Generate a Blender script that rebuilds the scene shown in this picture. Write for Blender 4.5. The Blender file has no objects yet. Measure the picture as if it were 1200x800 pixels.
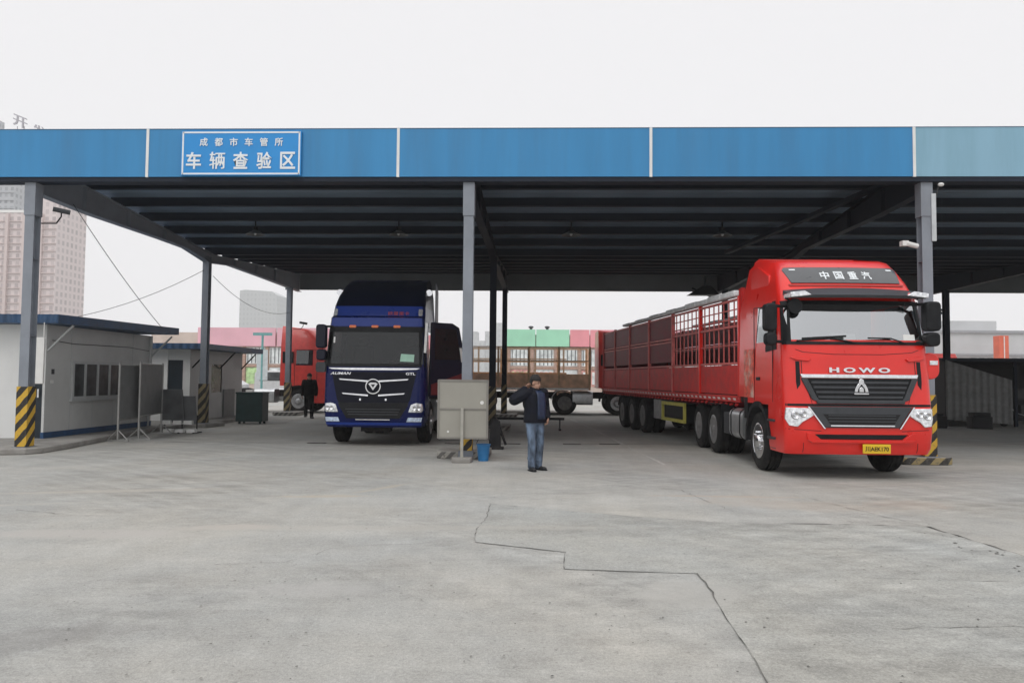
import bpy, bmesh, math, random
from mathutils import Vector, Matrix
R = math.radians
sc = bpy.context.scene
C = sc.collection
rnd = random.Random(7)

# ------------------------------------------------------------------ camera
YAW, PITCH, ROLL, EYE = R(2.04), R(2.73), R(0.5), 1.62
F_ = Vector((-math.sin(YAW)*math.cos(PITCH), math.cos(YAW)*math.cos(PITCH), math.sin(PITCH)))
R_ = Vector((math.cos(YAW), math.sin(YAW), 0))
U_ = R_.cross(F_)
Rr = R_*math.cos(ROLL) + U_*math.sin(ROLL)
Ur = U_*math.cos(ROLL) - R_*math.sin(ROLL)
cam = bpy.data.objects.new('camera', bpy.data.cameras.new('camera'))
C.objects.link(cam)
m = Matrix((Rr, Ur, -F_)).transposed().to_4x4()
m.translation = Vector((0, 0, EYE))
cam.matrix_world = m
cam.data.sensor_width = 36
cam.data.lens = 27
cam.data.clip_end = 6000
sc.camera = cam

# ------------------------------------------------------------------ world: overcast sky
HAZE = .0005
SUN_EL, SUN_AZ = 52, 200      # degrees; azimuth measured clockwise from +Y
w = bpy.data.worlds.new('World'); sc.world = w; w.use_nodes = True
nt = w.node_tree; N = nt.nodes; L = nt.links
bg = N['Background']
sky = N.new('ShaderNodeTexSky'); sky.sky_type = 'NISHITA'; sky.sun_disc = False
sky.sun_elevation = R(SUN_EL); sky.sun_rotation = R(SUN_AZ); sky.dust_density = 5; sky.air_density = 1.5
hs = N.new('ShaderNodeHueSaturation'); hs.inputs['Saturation'].default_value = 0.12; hs.inputs['Value'].default_value = 1.0
tc = N.new('ShaderNodeTexCoord'); sx = N.new('ShaderNodeSeparateXYZ')
mr = N.new('ShaderNodeMapRange'); mr.interpolation_type = 'SMOOTHSTEP'
mr.inputs[1].default_value = 0.5; mr.inputs[2].default_value = 1.0
mr.inputs[3].default_value = 9.6; mr.inputs[4].default_value = 15.8
tint = N.new('ShaderNodeCombineColor')
mm = N.new('ShaderNodeMath'); mm.operation = 'MULTIPLY'; mm.inputs[1].default_value = 0.992
mb_ = N.new('ShaderNodeMath'); mb_.operation = 'MULTIPLY'; mb_.inputs[1].default_value = 1.01
mx = N.new('ShaderNodeMix'); mx.data_type = 'RGBA'; mx.inputs[0].default_value = 0.9
L.new(tc.outputs['Generated'], sx.inputs[0]); L.new(sx.outputs[2], mr.inputs[0])
L.new(mr.outputs[0], tint.inputs[0]); L.new(mr.outputs[0], mm.inputs[0]); L.new(mr.outputs[0], mb_.inputs[0])
L.new(mm.outputs[0], tint.inputs[1]); L.new(mb_.outputs[0], tint.inputs[2])
L.new(sky.outputs[0], hs.inputs['Color']); L.new(hs.outputs[0], mx.inputs[6]); L.new(tint.outputs[0], mx.inputs[7])
L.new(mx.outputs[2], bg.inputs[0])
bg.inputs[1].default_value = 0.1
sun = bpy.data.objects.new('sun', bpy.data.lights.new('sun', 'SUN')); C.objects.link(sun)
sun.data.energy = 0.6; sun.data.angle = R(28); sun.data.color = (1, 0.97, 0.93)
az, el = R(SUN_AZ), R(SUN_EL)
sd = Vector((math.sin(az)*math.cos(el), math.cos(az)*math.cos(el), math.sin(el)))
sun.rotation_euler = sd.to_track_quat('Z', 'Y').to_euler()
sc.view_settings.view_transform = 'Standard'; sc.view_settings.look = 'None'
sc.view_settings.exposure = 0; sc.view_settings.gamma = 1
sc.render.engine = 'CYCLES'
try:
    sc.cycles.max_bounces = 8; sc.cycles.volume_bounces = 3; sc.cycles.transparent_max_bounces = 12
    sc.cycles.use_denoising = True
except Exception: pass

# ------------------------------------------------------------------ materials
def srgb(r, g, b):
    f = lambda c: ((c/255+0.055)/1.055)**2.4 if c > 10 else c/255/12.92
    return (f(r), f(g), f(b), 1)
MATS = {}
def mat(name, col, rough=.5, metal=0, var=.12, scale=6, bump=0, bscale=None, coat=0, stretch=(1, 1, 1), spec=.5, dirt=0, dirtcol=(.22, .2, .17, 1)):
    if name in MATS: return MATS[name]
    m = bpy.data.materials.new(name); m.use_nodes = True; MATS[name] = m
    N = m.node_tree.nodes; L = m.node_tree.links; p = N['Principled BSDF']
    if len(col) == 3: col = (*col, 1)
    tc = N.new('ShaderNodeTexCoord'); mp = N.new('ShaderNodeMapping'); mp.inputs['Scale'].default_value = stretch
    L.new(tc.outputs['Object'], mp.inputs[0])
    no = N.new('ShaderNodeTexNoise'); no.inputs['Scale'].default_value = scale; no.inputs['Detail'].default_value = 5
    L.new(mp.outputs[0], no.inputs['Vector'])
    mr = N.new('ShaderNodeMapRange'); mr.inputs[1].default_value = .3; mr.inputs[2].default_value = .7
    mr.inputs[3].default_value = 1-var; mr.inputs[4].default_value = 1+var
    L.new(no.outputs[0], mr.inputs[0])
    hv = N.new('ShaderNodeHueSaturation'); hv.inputs['Color'].default_value = col
    L.new(mr.outputs[0], hv.inputs['Value'])
    out = hv.outputs[0]
    if dirt:
        n2 = N.new('ShaderNodeTexNoise'); n2.inputs['Scale'].default_value = scale*.37; n2.inputs['Detail'].default_value = 8; n2.inputs['Roughness'].default_value = .7
        L.new(mp.outputs[0], n2.inputs['Vector'])
        r2 = N.new('ShaderNodeMapRange'); r2.inputs[1].default_value = .48; r2.inputs[2].default_value = .72; r2.inputs[4].default_value = dirt
        L.new(n2.outputs[0], r2.inputs[0])
        mx = N.new('ShaderNodeMix'); mx.data_type = 'RGBA'; mx.inputs[7].default_value = dirtcol
        L.new(r2.outputs[0], mx.inputs[0]); L.new(out, mx.inputs[6]); out = mx.outputs[2]
    L.new(out, p.inputs['Base Color'])
    rr = N.new('ShaderNodeMapRange'); rr.inputs[3].default_value = max(0, rough-.08); rr.inputs[4].default_value = min(1, rough+.08)
    L.new(no.outputs[0], rr.inputs[0]); L.new(rr.outputs[0], p.inputs['Roughness'])
    p.inputs['Metallic'].default_value = metal; p.inputs['Coat Weight'].default_value = coat; p.inputs['Coat Roughness'].default_value = .06
    p.inputs['Specular IOR Level'].default_value = spec
    if bump:
        nb = N.new('ShaderNodeTexNoise'); nb.inputs['Scale'].default_value = bscale or scale*8; nb.inputs['Detail'].default_value = 4
        L.new(mp.outputs[0], nb.inputs['Vector'])
        b = N.new('ShaderNodeBump'); b.inputs['Strength'].default_value = bump; b.inputs['Distance'].default_value = .02
        L.new(nb.outputs[0], b.inputs['Height']); L.new(b.outputs[0], p.inputs['Normal'])
    return m
def ribbed(name, col, axis=0, pitch=.2, depth=.6, **k):
    """corrugated sheet: sine bump along one object axis"""
    if name in MATS: return MATS[name]
    m = mat(name, col, **k); N = m.node_tree.nodes; L = m.node_tree.links; p = N['Principled BSDF']
    tc = N.new('ShaderNodeTexCoord'); s = N.new('ShaderNodeSeparateXYZ'); L.new(tc.outputs['Object'], s.inputs[0])
    a = N.new('ShaderNodeMath'); a.operation = 'MULTIPLY'; a.inputs[1].default_value = 2*math.pi/pitch
    L.new(s.outputs[axis], a.inputs[0])
    b = N.new('ShaderNodeMath'); b.operation = 'SINE'; L.new(a.outputs[0], b.inputs[0])
    bp = N.new('ShaderNodeBump'); bp.inputs['Strength'].default_value = depth; bp.inputs['Distance'].default_value = .03
    L.new(b.outputs[0], bp.inputs['Height']); L.new(bp.outputs[0], p.inputs['Normal'])
    return m
def glass(name, tint=(.75, .82, .8), refl=.12, alpha=.35):
    m = bpy.data.materials.new(name); m.use_nodes = True
    N = m.node_tree.nodes; L = m.node_tree.links; N.remove(N['Principled BSDF'])
    t = N.new('ShaderNodeBsdfTransparent'); t.inputs[0].default_value = (*[c*(1-alpha) for c in tint], 1)
    g = N.new('ShaderNodeBsdfGlossy'); g.inputs['Roughness'].default_value = .03; g.inputs[0].default_value = (.9, .93, .95, 1)
    fr = N.new('ShaderNodeFresnel'); fr.inputs[0].default_value = 1.5
    ad = N.new('ShaderNodeMath'); ad.operation = 'ADD'; ad.inputs[1].default_value = refl; ad.use_clamp = True
    mx = N.new('ShaderNodeMixShader')
    L.new(fr.outputs[0], ad.inputs[0]); L.new(ad.outputs[0], mx.inputs[0]); L.new(t.outputs[0], mx.inputs[1]); L.new(g.outputs[0], mx.inputs[2])
    L.new(mx.outputs[0], N['Material Output'].inputs[0])
    return m
def stripes(name, c1, c2, kx=1, ky=1, period=.34, worn=.25):
    m = bpy.data.materials.new(name); m.use_nodes = True
    N = m.node_tree.nodes; L = m.node_tree.links; p = N['Principled BSDF']
    tc = N.new('ShaderNodeTexCoord'); s = N.new('ShaderNodeSeparateXYZ'); L.new(tc.outputs['Object'], s.inputs[0])
    def mt(op, a, b):
        n = N.new('ShaderNodeMath'); n.operation = op
        for i, v in enumerate((a, b)):
            if v is None: continue
            if isinstance(v, (int, float)): n.inputs[i].default_value = v
            else: L.new(v, n.inputs[i])
        return n.outputs[0]
    v = mt('SUBTRACT', mt('SUBTRACT', s.outputs[2], mt('MULTIPLY', s.outputs[0], kx)), mt('MULTIPLY', s.outputs[1], ky))
    no = N.new('ShaderNodeTexNoise'); no.inputs['Scale'].default_value = 9; L.new(tc.outputs['Object'], no.inputs['Vector'])
    v = mt('ADD', v, mt('MULTIPLY', no.outputs[0], .05))
    v = mt('GREATER_THAN', mt('FRACT', mt('DIVIDE', v, period), None), .5)
    mx = N.new('ShaderNodeMix'); mx.data_type = 'RGBA'; mx.inputs[6].default_value = c1; mx.inputs[7].default_value = c2
    L.new(v, mx.inputs[0])
    n2 = N.new('ShaderNodeTexNoise'); n2.inputs['Scale'].default_value = 25; n2.inputs['Detail'].default_value = 6; L.new(tc.outputs['Object'], n2.inputs['Vector'])
    r2 = N.new('ShaderNodeMapRange'); r2.inputs[1].default_value = .55; r2.inputs[2].default_value = .7; r2.inputs[4].default_value = worn
    L.new(n2.outputs[0], r2.inputs[0])
    m2 = N.new('ShaderNodeMix'); m2.data_type = 'RGBA'; m2.inputs[7].default_value = (.12, .11, .1, 1)
    L.new(r2.outputs[0], m2.inputs[0]); L.new(mx.outputs[2], m2.inputs[6]); L.new(m2.outputs[2], p.inputs['Base Color'])
    p.inputs['Roughness'].default_value = .6
    return m

RED = mat('red_paint', (.74, .020, .013), rough=.3, coat=.5, var=.07, scale=2, spec=.4, dirt=.22, dirtcol=(.42, .05, .035, 1))
REDD = mat('red_trailer_paint', (.55, .02, .018), rough=.5, var=.18, scale=5, dirt=.3, dirtcol=(.12, .05, .04, 1), bump=.1)
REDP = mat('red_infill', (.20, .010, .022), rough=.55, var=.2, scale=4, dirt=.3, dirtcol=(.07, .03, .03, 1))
BLUE = mat('dark_blue_paint', (.002, .008, .075), rough=.28, spec=.2, coat=.15, var=.05, scale=2)
BLUE2 = mat('bright_blue_paint', (.010, .038, .25), rough=.3, coat=.3, spec=.3, var=.05, scale=2)
NAVY = mat('navy_paint', (.002, .004, .018), rough=.35, spec=.25, coat=.15, var=.1)
BLK = mat('black_plastic', (.011, .012, .014), rough=.5, var=.3, scale=8, spec=.22)
GRY = mat('dark_grey_plastic', (.036, .04, .046), rough=.45, var=.15, scale=8)
RUB = mat('tyre_rubber', (.014, .014, .015), spec=.25, rough=.85, var=.25, scale=10, bump=.3, dirt=.5, dirtcol=(.09, .085, .075, 1))
CHR = mat('chrome', (.75, .76, .78), rough=.15, metal=1, var=.1, scale=12)
STL = mat('wheel_steel', (.5, .51, .52), rough=.35, metal=.85, var=.2, scale=14, dirt=.3)
CHS = mat('chassis_steel', (.02, .02, .022), spec=.2, rough=.8, var=.3, scale=6, dirt=.4, dirtcol=(.09, .08, .07, 1))
ALU = mat('tank_aluminium', (.55, .57, .58), rough=.35, metal=.8, var=.15, scale=5, dirt=.3)
WHT = mat('white_paint', (.78, .78, .76), rough=.45, var=.05, scale=4)
LAMP = mat('lamp_lens', (.78, .8, .82), rough=.12, metal=.55, var=.35, scale=22, coat=1)
ORG = mat('orange_lens', (.75, .16, .03), rough=.25, var=.2, scale=20, coat=.5)
YEL = mat('yellow_paint', (.72, .45, .02), rough=.5, var=.12, scale=8)
INT = mat('cab_interior', (.16, .165, .17), rough=.8, var=.15)
INTD = mat('cab_interior_dark', (.04, .042, .045), rough=.8, var=.15)
GLS = glass('windshield_glass', refl=.5, alpha=.1)
GLD = glass('dark_glass', tint=(.4, .45, .45), refl=.06, alpha=.6)

# ------------------------------------------------------------------ mesh builder
class MB:
    def __init__(s): s.v = []; s.f = []; s.m = []
    def add(s, vs, fs, m=0, M=None):
        o = len(s.v)
        s.v += [tuple(M @ Vector(p)) if M else tuple(p) for p in vs]
        s.f += [tuple(i+o for i in f) for f in fs]; s.m += [m]*len(fs)
        return s
    def box(s, x0, x1, y0, y1, z0, z1, m=0, M=None):
        vs = [(x, y, z) for z in (z0, z1) for y in (y0, y1) for x in (x0, x1)]
        return s.add(vs, [(0, 2, 3, 1), (4, 5, 7, 6), (0, 1, 5, 4), (1, 3, 7, 5), (3, 2, 6, 7), (2, 0, 4, 6)], m, M)
    def cyl(s, p0, p1, r, n=10, r2=None, m=0, M=None, caps=True):
        p0, p1 = Vector(p0), Vector(p1); d = (p1-p0)
        if d.length < 1e-6: return s
        a = d.normalized().orthogonal().normalized(); b = d.normalized().cross(a); r2 = r if r2 is None else r2
        vs = []
        for p, q in ((p0, r), (p1, r2)):
            for i in range(n):
                t = 2*math.pi*i/n; vs.append(p+(a*math.cos(t)+b*math.sin(t))*q)
        fs = [(i, (i+1) % n, n+(i+1) % n, n+i) for i in range(n)]
        if caps: fs += [tuple(range(n-1, -1, -1)), tuple(range(n, 2*n))]
        return s.add(vs, fs, m, M)
    def bar(s, p0, p1, w, h, m=0, M=None):
        """rectangular bar; w across (horizontal), h along the up-ish axis"""
        p0, p1 = Vector(p0), Vector(p1); d = (p1-p0).normalized()
        up = Vector((0, 0, 1)) if abs(d.z) < .95 else Vector((0, 1, 0))
        a = d.cross(up).normalized()*w/2; b = a.cross(d).normalized()*h/2
        vs = [p+q for p in (p0, p1) for q in (-a-b, a-b, a+b, -a+b)]
        return s.add(vs, [(0, 3, 2, 1), (4, 5, 6, 7), (0, 1, 5, 4), (1, 2, 6, 5), (2, 3, 7, 6), (3, 0, 4, 7)], m, M)
    def path(s, pts, r, n=8, m=0, M=None):
        for a, b in zip(pts, pts[1:]): s.cyl(a, b, r, n, m=m, M=M)
        return s
    def prism(s, poly, plane, a, b, m=0, M=None):
        """poly in the named plane, extruded from a to b along the third axis"""
        def P(u, v, t): return {'xz': (u, t, v), 'yz': (t, u, v), 'xy': (u, v, t)}[plane]
        n = len(poly); vs = [P(*p, a) for p in poly]+[P(*p, b) for p in poly]
        return s.add(vs, [tuple(range(n)), tuple(range(2*n-1, n-1, -1))]+[(i, n+i, n+(i+1) % n, (i+1) % n) for i in range(n)], m, M)
    def lathe(s, prof, c, axis='x', n=32, m=0, M=None, closed=False):
        """prof: (radius, t) pairs along the axis"""
        vs = []; k = len(prof); c = Vector(c)
        for i in range(n):
            t = 2*math.pi*i/n; cs, sn = math.cos(t), math.sin(t)
            for r, u in prof:
                vs.append(c+Vector({'x': (u, r*cs, r*sn), 'y': (r*cs, u, r*sn), 'z': (r*cs, r*sn, u)}[axis]))
        fs = []
        for i in range(n):
            j = (i+1) % n
            for q in range(k if closed else k-1): q2 = (q+1) % k; fs.append((i*k+q, i*k+q2, j*k+q2, j*k+q))
        if not closed:
            if prof[0][0] > 1e-4: fs.append(tuple(i*k for i in range(n)))
            if prof[-1][0] > 1e-4: fs.append(tuple(i*k+k-1 for i in range(n-1, -1, -1)))
        return s.add(vs, fs, m, M)
    def ball(s, c, r, n=12, m=0, M=None):
        """ellipsoid, r = (rx, ry, rz) or a number"""
        if isinstance(r, (int, float)): r = (r, r, r)
        c = Vector(c); k = n//2+1; vs = []; fs = []
        for i in range(k):
            a = math.pi*i/(k-1)
            for j in range(n):
                t = 2*math.pi*j/n; vs.append(c+Vector((r[0]*math.sin(a)*math.cos(t), r[1]*math.sin(a)*math.sin(t), r[2]*math.cos(a))))
        for i in range(k-1):
            for j in range(n): fs.append((i*n+j, (i+1)*n+j, (i+1)*n+(j+1) % n, i*n+(j+1) % n))
        return s.add(vs, fs, m, M)
    def limb(s, pts, rad, n=12):
        for i in range(len(pts)-1): s.cyl(pts[i], pts[i+1], rad[i], n, rad[i+1])
        for p, r in zip(pts, rad): s.ball(p, r, n)
        return s
    def build(s, name, mats, parent=None, smooth=True, bevel=0, ang=35, loc=None):
        me = bpy.data.meshes.new(name); me.from_pydata([tuple(v) for v in s.v], [], s.f)
        mats = mats if isinstance(mats, (list, tuple)) else [mats]
        for m in mats: me.materials.append(m)
        for p, m in zip(me.polygons, s.m): p.material_index = m
        bm = bmesh.new(); bm.from_mesh(me)
        bmesh.ops.remove_doubles(bm, verts=bm.verts, dist=1e-5)
        bmesh.ops.recalc_face_normals(bm, faces=bm.faces)
        for f in bm.faces: f.smooth = smooth
        for e in bm.edges:
            if len(e.link_faces) == 2 and e.calc_face_angle(0) > R(ang): e.smooth = False
        bm.to_mesh(me); bm.free()
        o = bpy.data.objects.new(name, me); C.objects.link(o)
        if parent: o.parent = parent
        if loc: o.location = loc
        if bevel:
            b = o.modifiers.new('bevel', 'BEVEL'); b.width = bevel; b.segments = 2; b.limit_method = 'ANGLE'; b.angle_limit = R(40)
        return o
def tag(o, label=None, cat=None, group=None, kind=None):
    if label: o['label'] = label
    if cat: o['category'] = cat
    if group: o['group'] = group
    if kind: o['kind'] = kind
    return o
def thing(name, label, cat, loc=(0, 0, 0), rz=0, group=None):
    o = bpy.data.objects.new(name, None); C.objects.link(o); o.location = loc; o.rotation_euler = (0, 0, rz)
    return tag(o, label, cat, group)
def copy_tree(o, parent=None):
    c = o.copy(); C.objects.link(c); c.parent = parent
    for ch in list(o.children): copy_tree(ch, c)
    return c
def text(name, s, mt, parent, wid, hgt, fn, bold=.0, shear=0, spacing=1.0, thick=.012):
    """lettering wid x hgt, flat coords (u, v, t) mapped to space by fn; t = outward thickness"""
    cu = bpy.data.curves.new(name, 'FONT'); cu.body = s; cu.size = 1; cu.offset = bold; cu.shear = shear; cu.space_character = spacing
    cu.resolution_u = 3; cu.extrude = .5
    o = bpy.data.objects.new(name, cu); C.objects.link(o)
    bpy.context.view_layer.update()
    me = bpy.data.meshes.new_from_object(o.evaluated_get(bpy.context.evaluated_depsgraph_get()))
    bpy.data.objects.remove(o)
    xs = [v.co.x for v in me.vertices]; ys = [v.co.y for v in me.vertices]
    if not xs: return None
    x0, x1, y0, y1 = min(xs), max(xs), min(ys), max(ys)
    for v in me.vertices:
        v.co = fn((v.co.x-(x0+x1)/2)/(x1-x0)*wid, (v.co.y-(y0+y1)/2)/(y1-y0)*hgt, (v.co.z+.5)*thick)
    me.materials.clear(); me.materials.append(mt); me.name = name
    o = bpy.data.objects.new(name, me); C.objects.link(o)
    if parent: o.parent = parent
    return o
def struct(mb, name, mt, **k): return tag(mb.build(name, mt, **k), kind='structure')

# ------------------------------------------------------------------ ground
def ground_mat(name, base, patches=True, tracks=True, seed=0.0):
    m = bpy.data.materials.new(name); m.use_nodes = True
    N = m.node_tree.nodes; L = m.node_tree.links; p = N['Principled BSDF']
    tc = N.new('ShaderNodeTexCoord')
    def noise(sc_, det, rough=.6, stretch=None, rot=0):
        mp = N.new('ShaderNodeMapping'); mp.inputs['Location'].default_value = (seed, seed*2, 0)
        if stretch: mp.inputs['Scale'].default_value = stretch
        mp.inputs['Rotation'].default_value = (0, 0, rot)
        L.new(tc.outputs['Object'], mp.inputs[0])
        n = N.new('ShaderNodeTexNoise'); n.inputs['Scale'].default_value = sc_; n.inputs['Detail'].default_value = det; n.inputs['Roughness'].default_value = rough
        L.new(mp.outputs[0], n.inputs['Vector']); return n.outputs[0]
    def rng(v, a, b, c, d):
        r = N.new('ShaderNodeMapRange'); r.inputs[1].default_value = a; r.inputs[2].default_value = b; r.inputs[3].default_value = c; r.inputs[4].default_value = d
        L.new(v, r.inputs[0]); return r.outputs[0]
    def mul(a, b):
        n = N.new('ShaderNodeMath'); n.operation = 'MULTIPLY'; L.new(a, n.inputs[0])
        if isinstance(b, float): n.inputs[1].default_value = b
        else: L.new(b, n.inputs[1])
        return n.outputs[0]
    v = mul(rng(noise(.16, 5), .3, .7, .88, 1.10), rng(noise(1.1, 10, .75), .3, .7, .88, 1.10))
    v = mul(v, rng(noise(9, 8, .75), .3, .7, .91, 1.08))
    v = mul(v, rng(noise(38, 4, .75), .3, .7, .80, 1.17))          # aggregate
    v = mul(v, rng(noise(14, 3, .6), .64, .70, 1, .78))            # dark pits and grit
    v = mul(v, rng(noise(110, 2, .6), .3, .7, .82, 1.15))
    if tracks:
        v = mul(v, rng(noise(2.2, 6, .6, (1, .06, 1), R(8)), .35, .7, .95, 1.05))
        v = mul(v, rng(noise(.8, 7, .7, (.12, 1.6, 1), R(-14)), .35, .7, .94, 1.06))
        v = mul(v, rng(noise(.5, 6, .6, (.3, 1, 1), R(30)), .58, .72, 1, .86))   # oily stains
        for (ax, ay, fq, lo) in ((-34, -22, 3.3, .90), (22, -16, 2.7, .91), (3, 42, 3.9, .93), (-9, 60, 6.5, .94)):   # tyre arcs
            sb = N.new('ShaderNodeVectorMath'); sb.operation = 'DISTANCE'; sb.inputs[1].default_value = (ax, ay, 0); L.new(tc.outputs['Object'], sb.inputs[0])
            n1 = N.new('ShaderNodeTexNoise'); n1.noise_dimensions = '1D'; n1.inputs['Scale'].default_value = fq; n1.inputs['Detail'].default_value = 5; n1.inputs['Roughness'].default_value = .65
            L.new(sb.outputs['Value'], n1.inputs['W'])
            brk = rng(noise(.22, 3), .42, .6, 0, 1)
            arc = rng(n1.outputs[0], .42, .6, lo-1, 1.035-1)
            ml = mul(arc, brk); ad = N.new('ShaderNodeMath'); ad.operation = 'ADD'; ad.inputs[1].default_value = 1; L.new(ml, ad.inputs[0])
            v = mul(v, ad.outputs[0])
        vo = N.new('ShaderNodeTexVoronoi'); vo.feature = 'DISTANCE_TO_EDGE'; vo.inputs['Scale'].default_value = 2.6
        wv = N.new('ShaderNodeVectorMath'); wv.operation = 'ADD'; L.new(tc.outputs['Object'], wv.inputs[0])
        nw = N.new('ShaderNodeTexNoise'); nw.inputs['Scale'].default_value = 3; nw.inputs['Detail'].default_value = 5; L.new(tc.outputs['Object'], nw.inputs['Vector']); L.new(nw.outputs['Color'], wv.inputs[1])
        L.new(wv.outputs[0], vo.inputs['Vector'])
        hair = rng(vo.outputs['Distance'], .001, .008, -.34, 0); msk = rng(noise(.35, 3), .58, .66, 0, .7)
        ml = mul(hair, msk); ad = N.new('ShaderNodeMath'); ad.operation = 'ADD'; ad.inputs[1].default_value = 1; L.new(ml, ad.inputs[0]); v = mul(v, ad.outputs[0])
    hv = N.new('ShaderNodeHueSaturation'); hv.inputs['Color'].default_value = base; L.new(v, hv.inputs['Value'])
    wc = N.new('ShaderNodeMix'); wc.data_type = 'RGBA'; wc.blend_type = 'MULTIPLY'; wc.inputs[0].default_value = 1
    tn = N.new('ShaderNodeMix'); tn.data_type = 'RGBA'; tn.inputs[6].default_value = (.975, 1.0, 1.015, 1); tn.inputs[7].default_value = (1.015, 1.0, .965, 1)
    L.new(rng(noise(.3, 5), .38, .62, 0, 1), tn.inputs[0]); L.new(hv.outputs[0], wc.inputs[6]); L.new(tn.outputs[2], wc.inputs[7])
    out = wc.outputs[2]
    if patches:
        # worn pale dust streaks and scuffs, each with its own place and shape
        for cx, cy, rx, ry, rot, st, colr in [(-4.6, 7.75, 1.3, .28, .05, .5, (.44, .42, .39, 1)), (-3.3, 8.2, .6, .2, .2, .55, (.45, .42, .38, 1)),
                                     (-2.9, 10.4, .75, .12, .15, .6, (.44, .40, .33, 1)), (-2.25, 11.3, .75, .1, 1.05, .45, (.44, .40, .33, 1)), (-5.9, 10.6, 1.9, .16, .25, .45, (.44, .41, .36, 1)),
                                     (1.15, 5.95, .55, .5, .4, .4, (.44, .43, .40, 1)), (4.9, 10.4, .7, .5, .2, .16, (.44, .33, .26, 1)),
                                     (-1.7, 5.9, .6, .25, .1, .3, (.44, .43, .41, 1)), (-3.2, 4.6, .9, .35, .5, .25, (.16, .15, .14, 1)), (3.4, 10.2, 1.6, .5, -.2, .25, (.42, .36, .3, 1)), (2.6, 10.9, 1.2, .1, 0., .4, (.44, .37, .3, 1)),
                                     (-7.5, 9, 2.6, .1, .35, .35, (.44, .42, .38, 1)), (-1.6, 8.3, 3.2, .16, .08, .3, (.44, .42, .38, 1))]:
            mp = N.new('ShaderNodeMapping'); mp.vector_type = 'TEXTURE'
            mp.inputs['Location'].default_value = (cx, cy, 0); mp.inputs['Rotation'].default_value = (0, 0, rot); mp.inputs['Scale'].default_value = (rx, ry, 1)
            ns = N.new('ShaderNodeTexNoise'); ns.inputs['Scale'].default_value = 3.2; ns.inputs['Detail'].default_value = 9; ns.inputs['Roughness'].default_value = .65; L.new(tc.outputs['Object'], ns.inputs['Vector'])
            L.new(tc.outputs['Object'], mp.inputs[0])
            g = N.new('ShaderNodeVectorMath'); g.operation = 'LENGTH'; L.new(mp.outputs[0], g.inputs[0])
            a = N.new('ShaderNodeMath'); a.operation = 'ADD'; L.new(g.outputs[1], a.inputs[0])
            b = N.new('ShaderNodeMath'); b.operation = 'MULTIPLY'; b.inputs[1].default_value = 1.6; L.new(ns.outputs[0], b.inputs[0]); L.new(b.outputs[0], a.inputs[1])
            f = rng(a.outputs[0], 1.35, 1.8, min(1, st*1.5), 0)
            mx = N.new('ShaderNodeMix'); mx.data_type = 'RGBA'; mx.inputs[7].default_value = colr
            L.new(f, mx.inputs[0]); L.new(out, mx.inputs[6]); out = mx.outputs[2]
    L.new(out, p.inputs['Base Color']); p.inputs['Roughness'].default_value = .85; p.inputs['Specular IOR Level'].default_value = .3
    b = N.new('ShaderNodeBump'); b.inputs['Strength'].default_value = .8; b.inputs['Distance'].default_value = .008
    L.new(noise(70, 4, .7), b.inputs['Height'])
    b2 = N.new('ShaderNodeBump'); b2.inputs['Strength'].default_value = .25; b2.inputs['Distance'].default_value = .05
    L.new(noise(3, 4), b2.inputs['Height']); L.new(b.outputs[0], b2.inputs['Normal']); L.new(b2.outputs[0], p.inputs['Normal'])
    return m
GND = ground_mat('yard_concrete', (.435, .427, .402, 1))
GND2 = ground_mat('yard_asphalt', (.415, .414, .392, 1), patches=True, seed=3.1)
struct(MB().add([(-1500, -300, 0), (1500, -300, 0), (1500, 2500, 0), (-1500, 2500, 0)], [(0, 1, 2, 3)]), 'yard_ground', GND)
# smoother asphalt overlay bounded by the cracked seam
seam = [(-.62, 9.98), (-.60, 8.9), (-.66, 8.3), (-.62, 7.65), (-.2, 7.46), (.25, 7.27), (.24, 6.95), (.23, 6.63), (.8, 6.58), (1.34, 6.56), (1.33, 6.0), (1.29, 5.44), (1.27, 4.8), (1.24, 4.25), (1.2, 3.3), (1.15, 2.2), (1.1, 0)]
struct(MB().add([(x, y, .004) for x, y in seam]+[(9, 0, .004), (14, 5, .004), (4.75, 7.2, .004), (4.53, 7.41, .004), (4.45, 8.1, .004), (4.34, 8.84, .004), (2.1, 8.88, .004), (.6, 9.4, .004)], [tuple(range(len(seam)+8))]), 'asphalt_patch', GND2)
CRK = mat('crack_dirt', (.13, .125, .115), rough=.95, var=.75, scale=3.5)
def ribbon(mb, pts, wd, z=.008, jit=.03, step=.12):
    r = random.Random(len(pts)*17+int(pts[0][0]*10)); P = []
    for a, b in zip(pts, pts[1:]):
        a, b = Vector(a), Vector(b); n = max(1, int((b-a).length/step))
        for i in range(n): P.append(a.lerp(b, i/n)+Vector((r.uniform(-jit, jit), r.uniform(-jit, jit))))
    P.append(Vector(pts[-1]))
    vs = []
    for i, p in enumerate(P):
        d = (P[min(i+1, len(P)-1)]-P[max(i-1, 0)]).normalized(); n = Vector((-d.y, d.x))*wd*(r.uniform(.2, 1.5) if r.random() > .22 else .12)/2
        vs += [(p.x+n.x, p.y+n.y, z), (p.x-n.x, p.y-n.y, z)]
    mb.add(vs, [(2*i, 2*i+1, 2*i+3, 2*i+2) for i in range(len(P)-1)])
cr = MB()
ribbon(cr, seam[:10], .007, jit=.012)
ribbon(cr, seam[9:], .010, jit=.012)
ribbon(cr, [(2.1, 8.88), (3.0, 8.9), (4.34, 8.84)], .022, jit=.012)
ribbon(cr, [(4.34, 8.84), (4.45, 8.1), (4.53, 7.41), (4.7, 6.6), (5.2, 5.4)], .032, jit=.015)
ribbon(cr, [(4.34, 8.84), (4.0, 9.9), (3.7, 10.9)], .012, jit=.02)
ribbon(cr, [(-.62, 9.98), (.6, 9.4), (2.1, 8.88)], .008, jit=.03)
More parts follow.
